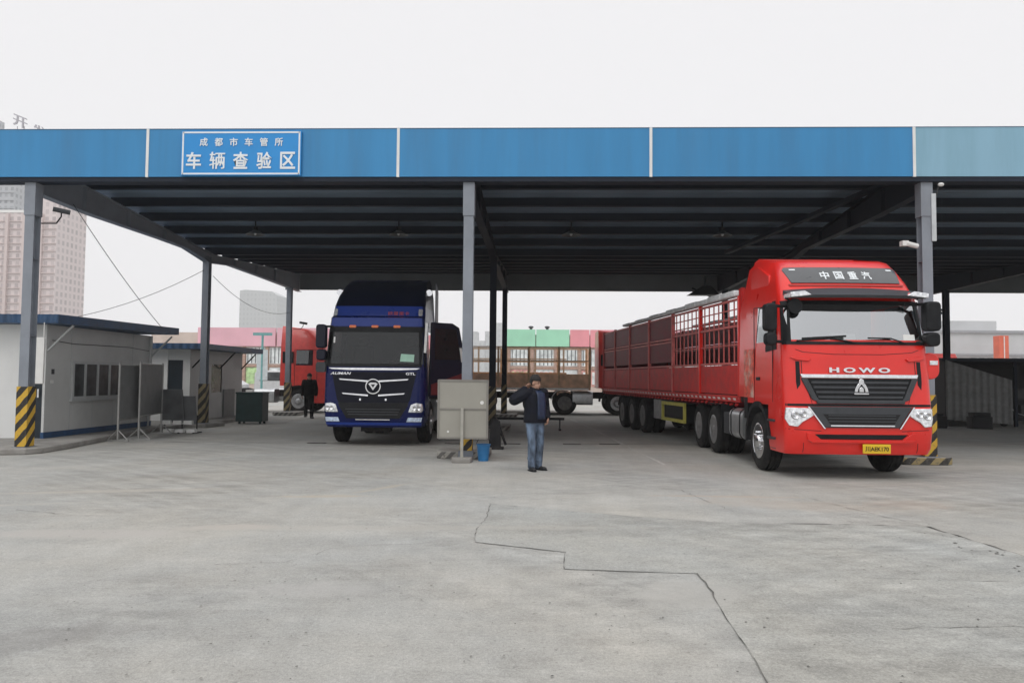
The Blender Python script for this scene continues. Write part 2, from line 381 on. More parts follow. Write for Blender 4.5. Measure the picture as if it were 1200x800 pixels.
ribbon(cr, [(2.6, 6.5), (4.2, 6.45)], .006, jit=.02)
for pts, w_ in (([(-6.2, 9.0), (-5.2, 8.7), (-4.4, 8.8)], .008), ([(-2.0, 3.3), (-1.2, 3.5), (-.5, 3.4)], .006), ([(2.3, 5.2), (3.2, 5.3), (3.6, 5.1)], .005),
                ([(-9.5, 12.3), (-6, 12.0), (-2.5, 12.4)], .008), ([(.2, 12.2), (2.1, 11.4), (2.4, 9.6)], .007), ([(-3.0, 6.5), (-2.2, 6.7), (-1.9, 7.3), (-1.0, 7.6), (-.62, 7.65)], .005)): ribbon(cr, pts, w_, jit=.03)
for i in range(14):                                               # crumbs along the open crack
    x, y = 4.35+rnd.uniform(-.25, .15), rnd.uniform(6.7, 8.7); q = rnd.uniform(.008, .02)
    cr.add([(x-q, y-q, .009), (x+q, y-q*.6, .009), (x+q*.7, y+q*1.4, .009), (x-q*.8, y+q, .009)], [(0, 1, 2, 3)])
for i in range(420):
    y = rnd.uniform(2.9, 12.5); x = rnd.uniform(-.62, .6)*y; q = rnd.uniform(.002, .009)
    cr.add([(x-q, y-q, .009), (x+q, y-q*.6, .009), (x+q*.7, y+q*1.4, .009), (x-q*.8, y+q, .009)], [(0, 1, 2, 3)])
struct(cr, 'ground_cracks', CRK)
jn = MB()
ribbon(jn, [(-10, 18.3), (-5.4, 18.62), (0, 19.1), (5.1, 19.55), (9, 19.9)], .05, z=.005, jit=.01, step=.6)
for x in (-5.6, -4.6, -3.4, -2.3, -1.0, .6, 1.5): jn.box(x, x+rnd.uniform(.4, .7), 18.62+(x+5.4)*.09-.1, 18.62+(x+5.4)*.09-.02, .004, .02)
struct(jn, 'drain_joint', mat('drain_iron', (.07, .065, .06), rough=.8, var=.3))
ln = MB(); ribbon(ln, [(1.1, 33), (1.82, 24.03), (2.17, 18), (2.4, 14.71)], .06, z=.005, jit=.012, step=.8)
ribbon(ln, [(-9, 20.5), (-6.6, 24.5), (-6.2, 27)], .04, z=.005, jit=.02, step=.8)
struct(ln, 'lane_line', mat('worn_line', (.5, .5, .47), rough=.9, var=.25, scale=12, dirt=.9, dirtcol=(.28, .27, .26, 1)))

# raised pavement and kerb islands
KRB = mat('kerb_concrete', (.30, .29, .27), rough=.9, var=.2, scale=3, bump=.4, dirt=.6, dirtcol=(.12, .11, .1, 1))
struct(MB().prism([(-40, 15.0), (-10.75, 15.0), (-10.3, 15.15), (-10.15, 15.45), (-10.2, 16.3), (-10.55, 18.6), (-10.9, 21.5), (-10.9, 23.4), (-10.3, 23.5), (-10.15, 24.6), (-10.6, 25.0), (-10.9, 30.5), (-40, 31)], 'xy', 0, .12), 'raised_pavement', KRB, bevel=.02)
KST = stripes('kerb_stripe', (.04, .037, .033, 1), (.33, .26, .12, 1), kx=1.0, ky=0, period=.36, worn=.9)
KSW = stripes('kerb_stripe_worn', (.10, .095, .09, 1), (.30, .29, .26, 1), kx=1.0, ky=0, period=.2, worn=.8)
def island(x0, x1, y0, y1, mt):
    o = MB().prism([(x0+.15, y0), (x1-.15, y0), (x1, y0+.12), (x1, y1), (x0, y1), (x0, y0+.12)], 'xy', 0, .15, 0).build('kerb_island', [KRB, mt], bevel=.02)
    for p in o.data.polygons:
        if abs(p.normal.z) < .5: p.material_index = 1
    return tag(o, kind='structure')
for a in [(-2.05, -1.0, 15.35, 16.4, KSW), (-2.0, -.9, 23.6, 24.9, KSW), (-2, -.9, 31, 32.6, KSW), (7.0, 8.1, 15.3, 16.3, KST), (7.1, 8.2, 23.5, 24.8, KST), (-10.95, -9.9, 31.2, 32.5, KSW)]: island(*a)

# ------------------------------------------------------------------ canopy
CX, CY = [-10.56, -1.45, 7.67, 16.65, 25.7], [15.5, 23.9, 32.0]
can = thing('vehicle_canopy', 'huge steel drive-through canopy with long blue fascia over the trucks', 'canopy')
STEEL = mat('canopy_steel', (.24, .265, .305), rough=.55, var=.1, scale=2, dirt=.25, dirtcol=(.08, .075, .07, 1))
STEELD = mat('canopy_steel_shaded', (.017, .023, .036), spec=.2, rough=.6, var=.1, scale=2)  # same steel with the under-roof shade put into its colour
SHEET = ribbed('roof_sheet', (.20, .265, .34), axis=1, pitch=.25, depth=.3, rough=.5, var=.18, scale=.8)
FAS = mat('fascia_blue', (.034, .235, .49), rough=.42, var=.08, scale=3.5, stretch=(1, 1, .1), dirt=.38, dirtcol=(.05, .16, .30, 1))
FASP = mat('fascia_faded', (.25, .45, .58), rough=.5, var=.09, scale=2, stretch=(1, 1, .1), dirt=.5, dirtcol=(.13, .27, .34, 1))
def roofz(y): return 5.72+abs(y-24.2)*.065
FY = 15.3
edges = [-30, -18.3, -13.2, -8.07, -2.89, 2.21, 7.40, 12.6, 17.8, 23.0, 28.2, 33.4]
for i in range(len(edges)-1):
    x0, x1 = edges[i], edges[i+1]
    if i == 0: x0 = -19.9
    MB().box(x0+.02, x1-.02, FY, FY+.09, 5.675, 6.655).build('fascia_panel', FASP if x0 > 7.3 else FAS, can)
    if x1 < 33: MB().box(x1-.028, x1+.028, FY-.012, FY+.05, 5.665, 6.665).build('joint_strip', WHT, can)
MB().box(-19.9, 33.4, FY-.006, FY+.12, 6.657, 6.672).build('fascia_cap', mat('cap_grey', (.06, .13, .2), rough=.5), can)
MB().box(-19.9, 33.4, FY+.02, FY+.3, 5.58, 5.671).build('fascia_soffit', STEELD, can)
MB().box(-11.2, 33.4, 33.3, 33.4, 5.42, 6.5).build('rear_fascia', mat('rear_fascia_grey', (.17, .185, .19), rough=.6, var=.1, scale=1), can)
rf = MB()
rx0, rx1 = -10.9, 33
for (ya, yb) in ((FY+.1, 24.2), (24.2, 33.3)):
    za, zb = roofz(ya), roofz(yb)
    rf.add([(rx0, ya, za), (rx1, ya, za), (rx1, yb, zb), (rx0, yb, zb), (rx0, ya, za+.06), (rx1, ya, za+.06), (rx1, yb, zb+.06), (rx0, yb, zb+.06)],
           [(0, 1, 2, 3), (4, 7, 6, 5), (0, 4, 5, 1), (1, 5, 6, 2), (2, 6, 7, 3), (3, 7, 4, 0)])
rf.build('roof_sheet', SHEET, can, smooth=False)
y = FY+.75
while y < 33:
    z = roofz(y)-.002
    MB().box(rx0+.1, rx1, y, y+.07, z-.22, z-.003).box(rx0+.1, rx1, y-.07, y-.002, z-.22, z-.205).build('purlin', STEELD, can)
    y += 1.36
for x in CX:
    b = MB()
    # haunched portal beam: deep at the eaves, slim mid-span, haunched at each column
    pts_b = [(FY+.12, 5.40), (17.5, 5.36), (20.8, 5.40), (22.3, 5.40), (23.9, 5.2), (25.6, 5.36), (28.5, 5.36), (33.28, 5.33)]
    top = [(33.28, roofz(33.28)-.225), (24.2, roofz(24.2)-.225), (FY+.12, roofz(FY+.12)-.225)]
    b.prism(pts_b+top, 'yz', x-.006, x+.006)
    for (p, q) in list(zip(pts_b, pts_b[1:]))+list(zip(top, top[1:])):
        b.bar((x, p[0], p[1]), (x, q[0], q[1]), .2, .016)
    for yy in (17.2, 19.1, 21, 26, 28, 30):
        b.box(x-.09, x+.09, yy, yy+.01, 5.42, roofz(yy)-.24)
    b.build('portal_beam', STEEL if x < -5 else STEELD, can, smooth=False)  # left beam keeps the lit steel, the others get the shaded copy
for (x, y0, y1) in ((7.6, 15.6, 0),):      # diagonal roof bracing
    MB().bar((x+.2, 16.0, roofz(16)-.26), (x-1.9, 23.5, roofz(23.5)-.26), .16, .1).build('roof_brace', STEELD, can)
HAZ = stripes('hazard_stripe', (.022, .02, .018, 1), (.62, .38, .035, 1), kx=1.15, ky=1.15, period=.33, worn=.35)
HAZD = stripes('hazard_stripe_dull', (.02, .018, .016, 1), (.26, .21, .11, 1), kx=1.15, ky=1.15, period=.33, worn=.7)  # darker, greyer stripes for every column behind the front row
for i, x in enumerate(CX):
    for j, y in enumerate(CY):
        zb = .12 if i == 0 and j < 2 else .15
        top = 5.4
        c = MB()
        c.box(x-.1, x+.1, y-.11, y-.097, zb, top).box(x-.1, x+.1, y+.097, y+.11, zb, top).box(x-.006, x+.006, y-.097, y+.097, zb, top)
        c.box(x-.15, x+.15, y-.17, y+.17, zb-.1, zb+.012)
        for z in (2.4, 4.0): c.box(x-.09, x+.09, y-.096, y+.096, z, z+.01)
        col = c.build('column', STEEL if (j == 0 or i == 0) else STEELD, can, smooth=False)  # front and left columns light, inner ones coloured as if in shade
        if j == 0: MB().box(x-.115, x+.115, y-.125, y+.125, 4.9, 5.6).build('column_head', STEEL, col)
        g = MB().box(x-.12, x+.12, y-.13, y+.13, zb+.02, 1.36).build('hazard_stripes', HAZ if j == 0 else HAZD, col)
# beam knee braces visible by the far right column
MB().bar((16.5, 32, 4.55), (14.6, 32, 5.4), .07, .07).bar((16.5, 32, 4.4), (15.6, 32, 5.4), .06, .06).build('knee_brace', STEELD, can)
MB().bar((7.4, 31.9, 4.9), (6.3, 31.9, 5.4), .06, .06).build('knee_brace', STEELD, can)

# the sign
SGN = mat('sign_blue', (.02, .27, .66), rough=.35, var=.04, scale=2)
sg = thing('sign_board', 'blue rectangular sign with white Chinese lettering on the canopy fascia', 'sign', (-6.1, FY-.016, 6.145))
MB().box(-1.235, 1.235, -.05, 0, -.46, .46).build('board', SGN, sg)
fr = MB()
for z in (-.425, .425): fr.box(-1.2, 1.2, -.056, -.05, z-.016, z+.016)
for x in (-1.2, 1.2): fr.box(x-.016, x+.016, -.056, -.05, -.441, .441)
LTW = mat('letter_white', (.8, .84, .86), rough=.5, var=.03)
fr.build('border', LTW, sg, smooth=False)
sf = lambda cx, cz: (lambda u, v, t: (cx+u, -.052-t, cz+v))
for i, ch in enumerate('车辆查验区'):
    text('lettering', ch, LTW, sg, .31, .35, sf(-.97+i*.485, -.155), bold=.0 if ch == '辆' else .02)
    if ch == '辆': text('lettering', ch, LTW, sg, .31, .35, sf(-.97+i*.485+.01, -.152), thick=.0135)
for i, ch in enumerate('成都市车管所'):
    text('lettering', ch, LTW, sg, .165, .17, sf(-.77+i*.31, .225), bold=.015)

# high-bay lamps under the roof
def lamp_at(x, y, label, z=None):
    t = thing('canopy_lamp', label, 'lamp', (x, y, z or roofz(y)-.02), 0, 'lamps hanging under the canopy')
    MB().cyl((0, 0, 0), (0, 0, -.18), .02, 8).cyl((0, 0, -.16), (0, 0, -.28), .07, 12).build('lamp_stem', BLK, t)
    MB().lathe([(.07, -.26), (.1, -.29), (.26, -.38), (.265, -.385), (.25, -.384), (.09, -.30), (0, -.3)], (0, 0, 0), 'z', 20).build('lamp_shade', mat('lamp_shade', (.16, .17, .17), rough=.4, metal=.4), t)
    MB().ball((0, 0, -.35), (.04, .04, .05), 10).build('bulb', ALU, t)
for x, s in ((-7.9, 'left of the blue sign board, nearest the left columns'), (-3.9, 'above the blue truck roof'), (.85, 'right of the middle column'), (4.95, 'above the red trailer')):
    lamp_at(x, 20.9, 'round hanging warehouse lamp '+s)

# ------------------------------------------------------------------ wheels
def wheel(parent, x, y, side, Rr=.53, dual=False, chrome=False, steer=0, rimmat=None):
    """side -1: outer face towards -x"""
    root = MB()
    def tyre(mb, cx, w):
        n = 40
        pr = [(Rr*.56, -w/2+.02), (Rr*.62, -w/2), (Rr*.86, -w/2+.002), (Rr*.965, -w/2+.03), (Rr, -w/2+.055),
              (Rr, -.085), (Rr-.018, -.082), (Rr-.018, -.07), (Rr, -.067), (Rr, -.008), (Rr-.018, -.005), (Rr-.018, .005), (Rr, .008), (Rr, .067), (Rr-.018, .07), (Rr-.018, .082), (Rr, .085),
              (Rr, w/2-.055), (Rr*.965, w/2-.03), (Rr*.86, w/2-.002), (Rr*.62, w/2), (Rr*.56, w/2-.02)]
        mb.lathe(pr, (cx, 0, 0), 'x', n, closed=True)
    if dual: tyre(root, side*-.0, .28); tyre(root, side*-.33, .28)
    else: tyre(root, 0, .31)
    tw = root.build('wheel', RUB, parent, ang=50)
    tw.location = (x, y, Rr); tw.rotation_euler = (0, 0, steer)
    s = side; r = Rr
    rm = MB()
    if dual:   # deep dish
        pr = [(r*.6, s*.135), (r*.56, s*.14), (r*.53, s*.12), (r*.50, s*.02), (r*.46, -s*.02), (r*.25, -s*.025), (r*.24, s*.06), (r*.2, s*.13), (r*.08, s*.15), (0, s*.15)]
    else:      # bulging steer rim
        pr = [(r*.6, s*.15), (r*.56, s*.155), (r*.53, s*.13), (r*.48, s*.08), (r*.42, s*.12), (r*.34, s*.15), (r*.25, s*.15), (r*.22, s*.19), (r*.1, s*.21), (0, s*.21)]
    rm.lathe(pr, (0, 0, 0), 'x', 32)
    for k in range(10):
        a = 2*math.pi*k/10; rr_ = r*.31; h0 = (-s*.02 if dual else s*.14)
        rm.cyl((h0, rr_*math.cos(a), rr_*math.sin(a)), (h0+s*.045, rr_*math.cos(a), rr_*math.sin(a)), .016, 6)
    rm.build('rim', rimmat or (CHR if chrome else STL), tw)
    if not dual:
        hl = MB()
        for k in range(10):
            a = 2*math.pi*(k+.5)/10; rr_ = r*.445
            hl.cyl((s*.10, rr_*math.cos(a), rr_*math.sin(a)), (s*.122, rr_*math.cos(a), rr_*math.sin(a)), .024, 8)
        hl.build('rim_hole', BLK, tw)
    return tw

# ------------------------------------------------------------------ truck cab
RIMD = mat('rim_dark', (.13, .13, .13), rough=.5, metal=.5, var=.3, scale=8, dirt=.5)
class Cab:
    """lofted cab shell; rows of (z, halfwidth, front y, corner radius, rise to the back)"""
    def __init__(s, rows, sy, crown=-.05, nx=9, back=2.25):
        s.rows, s.sy, s.crown, s.back = rows, sy, crown, back
        s.nc = 4; s.nx = nx; s.grid = []
        for (z, w, yf, r, rise) in rows:
            ring = []
            def zz(y): return z+rise*max(0, (y-yf))/(back-yf)
            for y in sy: yy = max(y, yf+r+.02*(sy.index(y) == len(sy)-1)); ring.append((-w, yy, zz(yy)))
            for i in range(s.nc):
                a = math.pi/2*i/s.nc; x = -w+r-r*math.cos(a); yy = yf+r-r*math.sin(a); ring.append((x, yy, zz(yy)))
            for i in range(nx):
                x = -(w-r)+2*(w-r)*i/(nx-1); yy = yf+crown*(1-(x/(w-r))**2); ring.append((x, yy, zz(yf)))
            for i in range(1, s.nc+1):
                a = math.pi/2*i/s.nc; x = w-r+r*math.sin(a); yy = yf+r-r*math.cos(a); ring.append((x, yy, zz(yy)))
            for y in reversed(sy): yy = max(y, yf+r+.02*(sy.index(y) == len(sy)-1)); ring.append((w, yy, zz(yy)))
            s.grid.append(ring)
        s.ncol = len(s.grid[0]); s.tags = {}
    def side(s, k, left=True):    # column index range helper: cell between sy[k] and sy[k+1]
        return k if left else s.ncol-2-k
    @property
    def front(s): return (len(s.sy)+s.nc, len(s.sy)+s.nc+s.nx-1)   # cells of the flat front
    def assign(s, key, r0, r1, c0, c1):
        for r in range(r0, r1):
            for c in range(c0, c1): s.tags[(r, c)] = key
    def cells(s, key, off=0):
        mb = MB()
        for r in range(len(s.rows)-1):
            for c in range(s.ncol-1):
                if s.tags.get((r, c)) == key:
                    q = [s.grid[r][c], s.grid[r][c+1], s.grid[r+1][c+1], s.grid[r+1][c]]
                    mb.add(q, [(0, 1, 2, 3)])
        return mb
    def shell(s, bk=3):
        mb = s.cells(None)
        top = s.grid[-1]; mb.add(top, [tuple(range(len(top)))])
        for i in range(bk, len(s.rows)-1):     # back wall strips
            a, b = s.grid[i], s.grid[i+1]; mb.add([a[0], a[-1], b[-1], b[0]], [(0, 1, 2, 3)])
        return mb
    def fy(s, x, z):
        R0 = s.rows
        if z <= R0[0][0]: a = b = R0[0]; t = 0
        elif z >= R0[-1][0]: a = b = R0[-1]; t = 0
        else:
            for a, b in zip(R0, R0[1:]):
                if a[0] <= z <= b[0]: t = (z-a[0])/(b[0]-a[0]); break
        w = a[1]+(b[1]-a[1])*t; yf = a[2]+(b[2]-a[2])*t; r = a[3]+(b[3]-a[3])*t
        ax = abs(x)
        if ax <= w-r: return yf+s.crown*(1-(ax/(w-r))**2)
        d = min(r, ax-(w-r)); return yf+r-math.sqrt(max(0, r*r-d*d))
    def decal(s, mb, poly, off=.01, m=0, off2=None):
        """plate following the front surface, standing `off` proud; closed sides"""
        bm = bmesh.new(); vs = [bm.verts.new((x, 0, z)) for x, z in poly]; bm.faces.new(vs)
        xs = [p[0] for p in poly]; zs = [p[1] for p in poly]
        x = min(xs)+.05
        while x < max(xs):
            g = bm.verts[:]+bm.edges[:]+bm.faces[:]; bmesh.ops.bisect_plane(bm, geom=g, plane_co=(x, 0, 0), plane_no=(1, 0, 0)); x += .1
        for r in s.rows:
            if min(zs) < r[0] < max(zs):
                g = bm.verts[:]+bm.edges[:]+bm.faces[:]; bmesh.ops.bisect_plane(bm, geom=g, plane_co=(0, 0, r[0]), plane_no=(0, 0, 1))
        bm.verts.index_update()
        zc = (min(zs)+max(zs))/2
        fr = [(v.co.x, s.fy(v.co.x, v.co.z)-off, v.co.z) for v in bm.verts]; bk = [(v.co.x, s.fy(v.co.x, v.co.z)+.03, v.co.z) for v in bm.verts]
        n = len(fr); fs = [tuple(v.index for v in f.verts) for f in bm.faces]
        for e in bm.edges:
            if len(e.link_faces) == 1: a, b = e.verts[0].index, e.verts[1].index; fs.append((a, b, b+n, a+n))
        bm.free(); mb.add(fr+bk, fs, m); return mb
def rect(x0, x1, z0, z1): return [(x0, z0), (x1, z0), (x1, z1), (x0, z1)]
def mir(poly): return [(-x, z) for x, z in reversed(poly)]
def rrect(x0, x1, z0, z1, r, n=3):
    P = []
    for cx, cz, a0 in ((x1-r, z0+r, -90), (x1-r, z1-r, 0), (x0+r, z1-r, 90), (x0+r, z0+r, 180)):
        for i in range(n+1): a = R(a0+90*i/n); P.append((cx+r*math.cos(a), cz+r*math.sin(a)))
    return P
def mirror_unit(parent, s, x, y, z, mt, h=.62, wd=.24, dp=.2):
    """big housing on two arms, s = side"""
    q = MB()
    for (z0, z1, k) in ((z+h*.34, z+h, 1.0), (z, z+h*.31, .92)):
        q.prism([(px_, pz) for px_, pz in rrect(x+min(0, s*wd*k), x+max(0, s*wd*k), z0, z1, .07)], 'xz', y-dp*.5, y+dp*.5)
    mm_ = q.build('mirror', mt, parent, bevel=.03)
    for za in (z+h*.95, z+.07): MB().path([(x-s*.24, y+.14, za), (x+s*.05, y+.05, za)], .026).build('mirror_arm', BLK, mm_)
    MB().prism(rrect(x+s*wd*.5-wd*.4, x+s*wd*.5+wd*.4, z+h*.38, z+h*.95, .05), 'xz', y+dp*.5, y+dp*.5+.01).build('mirror_glass', CHR, mm_)
def split_windows(c_, r_, mt, t):
    for lf in (True, False):
        c = c_.side(2, lf); g = c_.grid
        MB().add([g[r_][c], g[r_][c+1], g[r_+1][c+1], g[r_+1][c]], [(0, 1, 2, 3)]).build('side_window', mt, t)
def interior(t, yb=1.95, w=1.1, zd=2.05, zr=2.95, yd=.35):
    MB().box(-w, w, yb, yb+.04, 1.2, zr).box(-w, w, .5, yb, zr, zr+.03).box(-w, w, .3, yb, 1.15, 1.2).build('cab_lining', INT, t)
    MB().prism([(.22, 1.2), (.25, zd), (.42, zd+.08), (.75, zd-.02), (.8, 1.2)], 'yz', -w, w).build('dashboard', INTD, t, bevel=.03)
    for x in (-.62, .62):
        st = MB().box(x-.26, x+.26, 1.2, 1.7, 1.45, 1.62).box(x-.25, x+.25, 1.62, 1.8, 1.55, 2.4).box(x-.13, x+.13, 1.66, 1.78, 2.42, 2.62).build('seat', INTD, t, bevel=.05)
    sw = MB()
    P = [(.58+.22*math.cos(a), .85+.07*math.sin(a), 2.05+.2*math.sin(a)) for a in [2*math.pi*i/20 for i in range(21)]]
    sw.path(P, .014); sw.cyl((.58, .85, 2.05), (.58, .62, 1.95), .05); sw.bar((.38, .86, 2.05), (.78, .86, 2.05), .03, .03)
    sw.build('steering_wheel', BLK, t)

# ---------------- red tractor unit
red = thing('tractor_truck', 'bright red tractor truck with a high roof parked at right, facing the camera', 'truck', (5.26, 12.80, 0), YAW)
rows = [(.42, 1.19, .08, .14, 0), (.52, 1.21, .03, .13, 0), (.80, 1.225, .0, .13, 0), (1.20, 1.225, .02, .14, 0), (1.70, 1.22, .06, .15, 0), (2.20, 1.21, .12, .16, 0),
        (2.30, 1.205, .14, .16, 0), (2.95, 1.17, .32, .16, 0), (3.12, 1.15, .40, .2, .02), (3.30, 1.12, .52, .22, .06), (3.52, 1.07, .72, .24, .14), (3.70, 1.0, .9, .26, .2), (3.75, .92, 1.02, .26, .22)]
cab = Cab(rows, [2.25, 1.95, 1.55, .85, .62])
fc0, fc1 = cab.front
cab.assign('wind', 6, 7, fc0-2, fc1+2)
for lf in (True, False):
    for r_ in (6,): cab.tags[(r_, cab.side(2, lf))] = 'win'
    for r_ in range(0, 3):
        for k in (0, 1, 2): cab.tags[(r_, cab.side(k, lf))] = 'gap'
body = cab.shell().build('cab', RED, red, ang=28)
cab.cells('wind').build('windshield', GLS, red)
for lf in (True, False):
    q = MB(); c = cab.side(2, lf); g = cab.grid
    q.add([g[6][c], g[6][c+1], g[7][c+1], g[7][c]], [(0, 1, 2, 3)]); q.build('side_window', GLS, red)
interior(red)
MB().prism([(.33, 2.13), (.52, 2.14), (.5, 2.44), (.42, 2.42)], 'yz', -.3, .12).build('dashboard_papers', WHT, red, bevel=.02)
q = MB(); cab.decal(q, rect(.78, .98, 2.30, 2.40), .006); q.build('windshield_sticker', WHT, red)
# windshield surround
q = MB()
cab.decal(q, [(-1.2, 2.22), (1.2, 2.22), (1.2, 2.27), (-1.2, 2.27)], .014)
cab.decal(q, [(-1.16, 2.90), (1.16, 2.90), (1.16, 2.97), (-1.16, 2.97)], .014)
for s in (1, -1):
    pl = [(1.08, 2.27), (1.2, 2.27), (1.165, 2.9), (1.045, 2.9)]
    cab.decal(q, pl if s > 0 else mir(pl), .012)
q.build('windshield_seal', BLK, red)
# dark sun visor
v = MB()
for i in range(12):
    x0 = -1.12+2.24*i/12; x1 = x0+2.24/12
    def vp(x): k = (x/1.12)**2; return [(-.06+.1*k, 2.985-.0*k), (-.09+.1*k, 3.03), (.38, 3.20-.05*k), (.40, 3.07)]
    a, b = vp(x0), vp(x1)
    vs = [(x0, y, z) for y, z in a]+[(x1, y, z) for y, z in b]
    v.add(vs, [(0, 1, 5, 4), (1, 2, 6, 5), (2, 3, 7, 6), (3, 0, 4, 7)]+([(0, 1, 2, 3)] if i == 0 else [])+([(4, 5, 6, 7)] if i == 11 else []))
v.build('sun_visor', GRY, red, ang=40)
for s in (-1, 1): MB().prism([(s*.78, 3.03), (s*1.13, 2.99), (s*1.14, 3.07), (s*.9, 3.10)], 'xz', -.035, .3).build('marker_lamp', LAMP, red, bevel=.01)
# roof name board
q = MB(); cab.decal(q, [(-.93, 3.29), (.93, 3.29), (.99, 3.55), (.95, 3.60), (-.95, 3.60), (-.99, 3.55)], .02)
rb = q.build('roof_board', mat('board_grey', (.075, .08, .085), rough=.3, var=.1, coat=.3), red, bevel=.008)
q = MB()
for s in (1, -1):
    cab.decal(q, rect(*(sorted((s*.98, s*.9))), 3.25, 3.27), .016)
cab.decal(q, [(-.97, 3.235), (.97, 3.235), (.97, 3.262), (-.97, 3.262)], .016)
q.build('board_trim', mat('red_shade', (.35, .02, .015), rough=.4), rb)
for i, ch in enumerate('中国重汽'):
    text('lettering', ch, LTW, rb, .15, .15, (lambda cx: (lambda u, v, t: (cx+u, cab.fy(cx+u, 3.44+v)-.024-t, 3.44+v)))(-.33+i*.24), bold=.02, thick=.006)
for s in (-1, 1): text('lettering', '▬', LTW, rb, .1, .025, (lambda cx: (lambda u, v, t: (cx+u, cab.fy(cx+u, 3.55+v)-.024-t, 3.55+v)))(s*.84), thick=.006)
# panel lines, upper swoosh
q = MB()
cab.decal(q, [(-1.02, 2.135), (-.9, 2.09), (-.4, 2.055), (.4, 2.055), (.9, 2.09), (1.02, 2.135), (1.02, 2.143), (.9, 2.098), (.4, 2.063), (-.4, 2.063), (-.9, 2.098), (-1.02, 2.143)], .003)
for s in (1, -1):
    for pl in ([(.93, 1.62), (.94, 1.62), (.94, 2.0), (.93, 2.0)], [(.93, 1.62), (.84, 1.45), (.78, 1.22), (.785, 1.22), (.85, 1.45), (.94, 1.62)]):
        cab.decal(q, pl if s > 0 else mir(pl), .003)
cab.decal(q, rect(-1.2, 1.2, 1.205, 1.245), .004)
for s in (1, -1):
    for pl in ([(.66, .80), (1.21, .83), (1.21, .838), (.66, .808)], [(.93, .45), (.938, .45), (.938, .61), (.93, .61)]):
        cab.decal(q, pl if s > 0 else mir(pl), .003)
q.build('panel_gap', BLK, body)
q = MB()
for s in (1, -1):
    pl = [(.78, 1.985), (.82, 1.94), (1.02, 1.96), (1.12, 2.0), (1.02, 2.03), (.84, 2.01)]
    cab.decal(q, pl if s > 0 else mir(pl), .035)
    pl = [(.985, 1.5), (1.03, 1.42), (1.05, 1.6), (1.04, 1.95), (.985, 1.95)]
q.build('cheek_step', RED, body, bevel=.012)
for s in (1, -1):
    q = MB(); pl = [(.965, 1.56), (1.02, 1.48), (1.035, 1.6), (1.03, 1.94), (.965, 1.94)]
    cab.decal(q, pl if s > 0 else mir(pl), .004)
    q.build('air_slot', BLK, body)
text('lettering', 'HOWO', CHR, red, 1.0, .085, lambda u, v, t: (u, cab.fy(u, 1.80+v)-.008-t, 1.80+v), bold=.04, spacing=1.5, thick=.02)
# upper grille
q = MB(); gpoly = [(-.77, 1.31), (-.68, 1.27), (.68, 1.27), (.77, 1.31), (.93, 1.62), (.93, 1.66), (-.93, 1.66), (-.93, 1.62)]
cab.decal(q, gpoly, .006); gr = q.build('grille', BLK, red)
q = MB()
cab.decal(q, [(-.95, 1.665), (.95, 1.665), (.97, 1.73), (-.97, 1.73)], .035)
gt = q.build('grille_chrome', CHR, gr, bevel=.01)
q = MB()
for z in (1.34, 1.42, 1.50, 1.58): k = (z-1.27)/.39; cab.decal(q, rect(-.66-.17*k, .66+.17*k, z, z+.035), .022)
q.build('grille_slat', GRY, gr)
q = MB()
for s in (1, -1):
    pl = [(.66, 1.27), (.79, 1.31), (.96, 1.66), (.86, 1.66), (.72, 1.36)]
    cab.decal(q, pl if s > 0 else mir(pl), .03)
cab.decal(q, rect(-.72, .72, 1.25, 1.31), .03)
q.build('grille_frame', GRY, gr, bevel=.008)
eo = .05
q = MB()
def em(poly, o=eo, th=.03): q.prism([(x, z) for x, z in poly], 'xz', cab.fy(0, 1.5)-o, cab.fy(0, 1.5)-o+th)
em([(-.12, 1.40), (.12, 1.40), (.12, 1.425), (-.12, 1.425)])
em([(-.115, 1.44), (-.06, 1.44), (-.05, 1.50), (-.01, 1.55), (-.03, 1.60), (-.07, 1.56), (-.1, 1.5)])
em([(.115, 1.44), (.1, 1.5), (.07, 1.56), (.03, 1.60), (.01, 1.55), (.05, 1.50), (.06, 1.44)])
em([(-.05, 1.56), (.05, 1.56), (.035, 1.645), (0, 1.665), (-.035, 1.645)])
em([(-.04, 1.44), (.04, 1.44), (.035, 1.5), (0, 1.53), (-.035, 1.5)])
q.build('emblem', CHR, gr, bevel=.006)
# lower grille
q = MB(); cab.decal(q, [(-.60, .86), (.60, .86), (.84, 1.2), (-.84, 1.2)], .03); lg = q.build('lower_grille', GRY, red, bevel=.01)
q = MB(); cab.decal(q, [(-.52, .92), (.52, .92), (.63, 1.08), (-.63, 1.08)], .036); q.build('opening_plate', mat('opening_shade', (.008, .008, .009), rough=.8), lg)  # flat black plate; the recess shade is painted, nothing is cut open
q = MB()
for z in (.955, 1.005, 1.05): cab.decal(q, rect(-.55, .55, z, z+.018), .043)
q.build('grille_slat', GRY, lg)
q = MB(); cab.decal(q, rect(-.52, .52, .885, .905), .05)
for s in (1, -1):
    pl = [(.60, .845), (.625, .845), (.875, 1.2), (.85, 1.2)]; cab.decal(q, pl if s > 0 else mir(pl), .045)
q.build('grille_trim', CHR, lg)
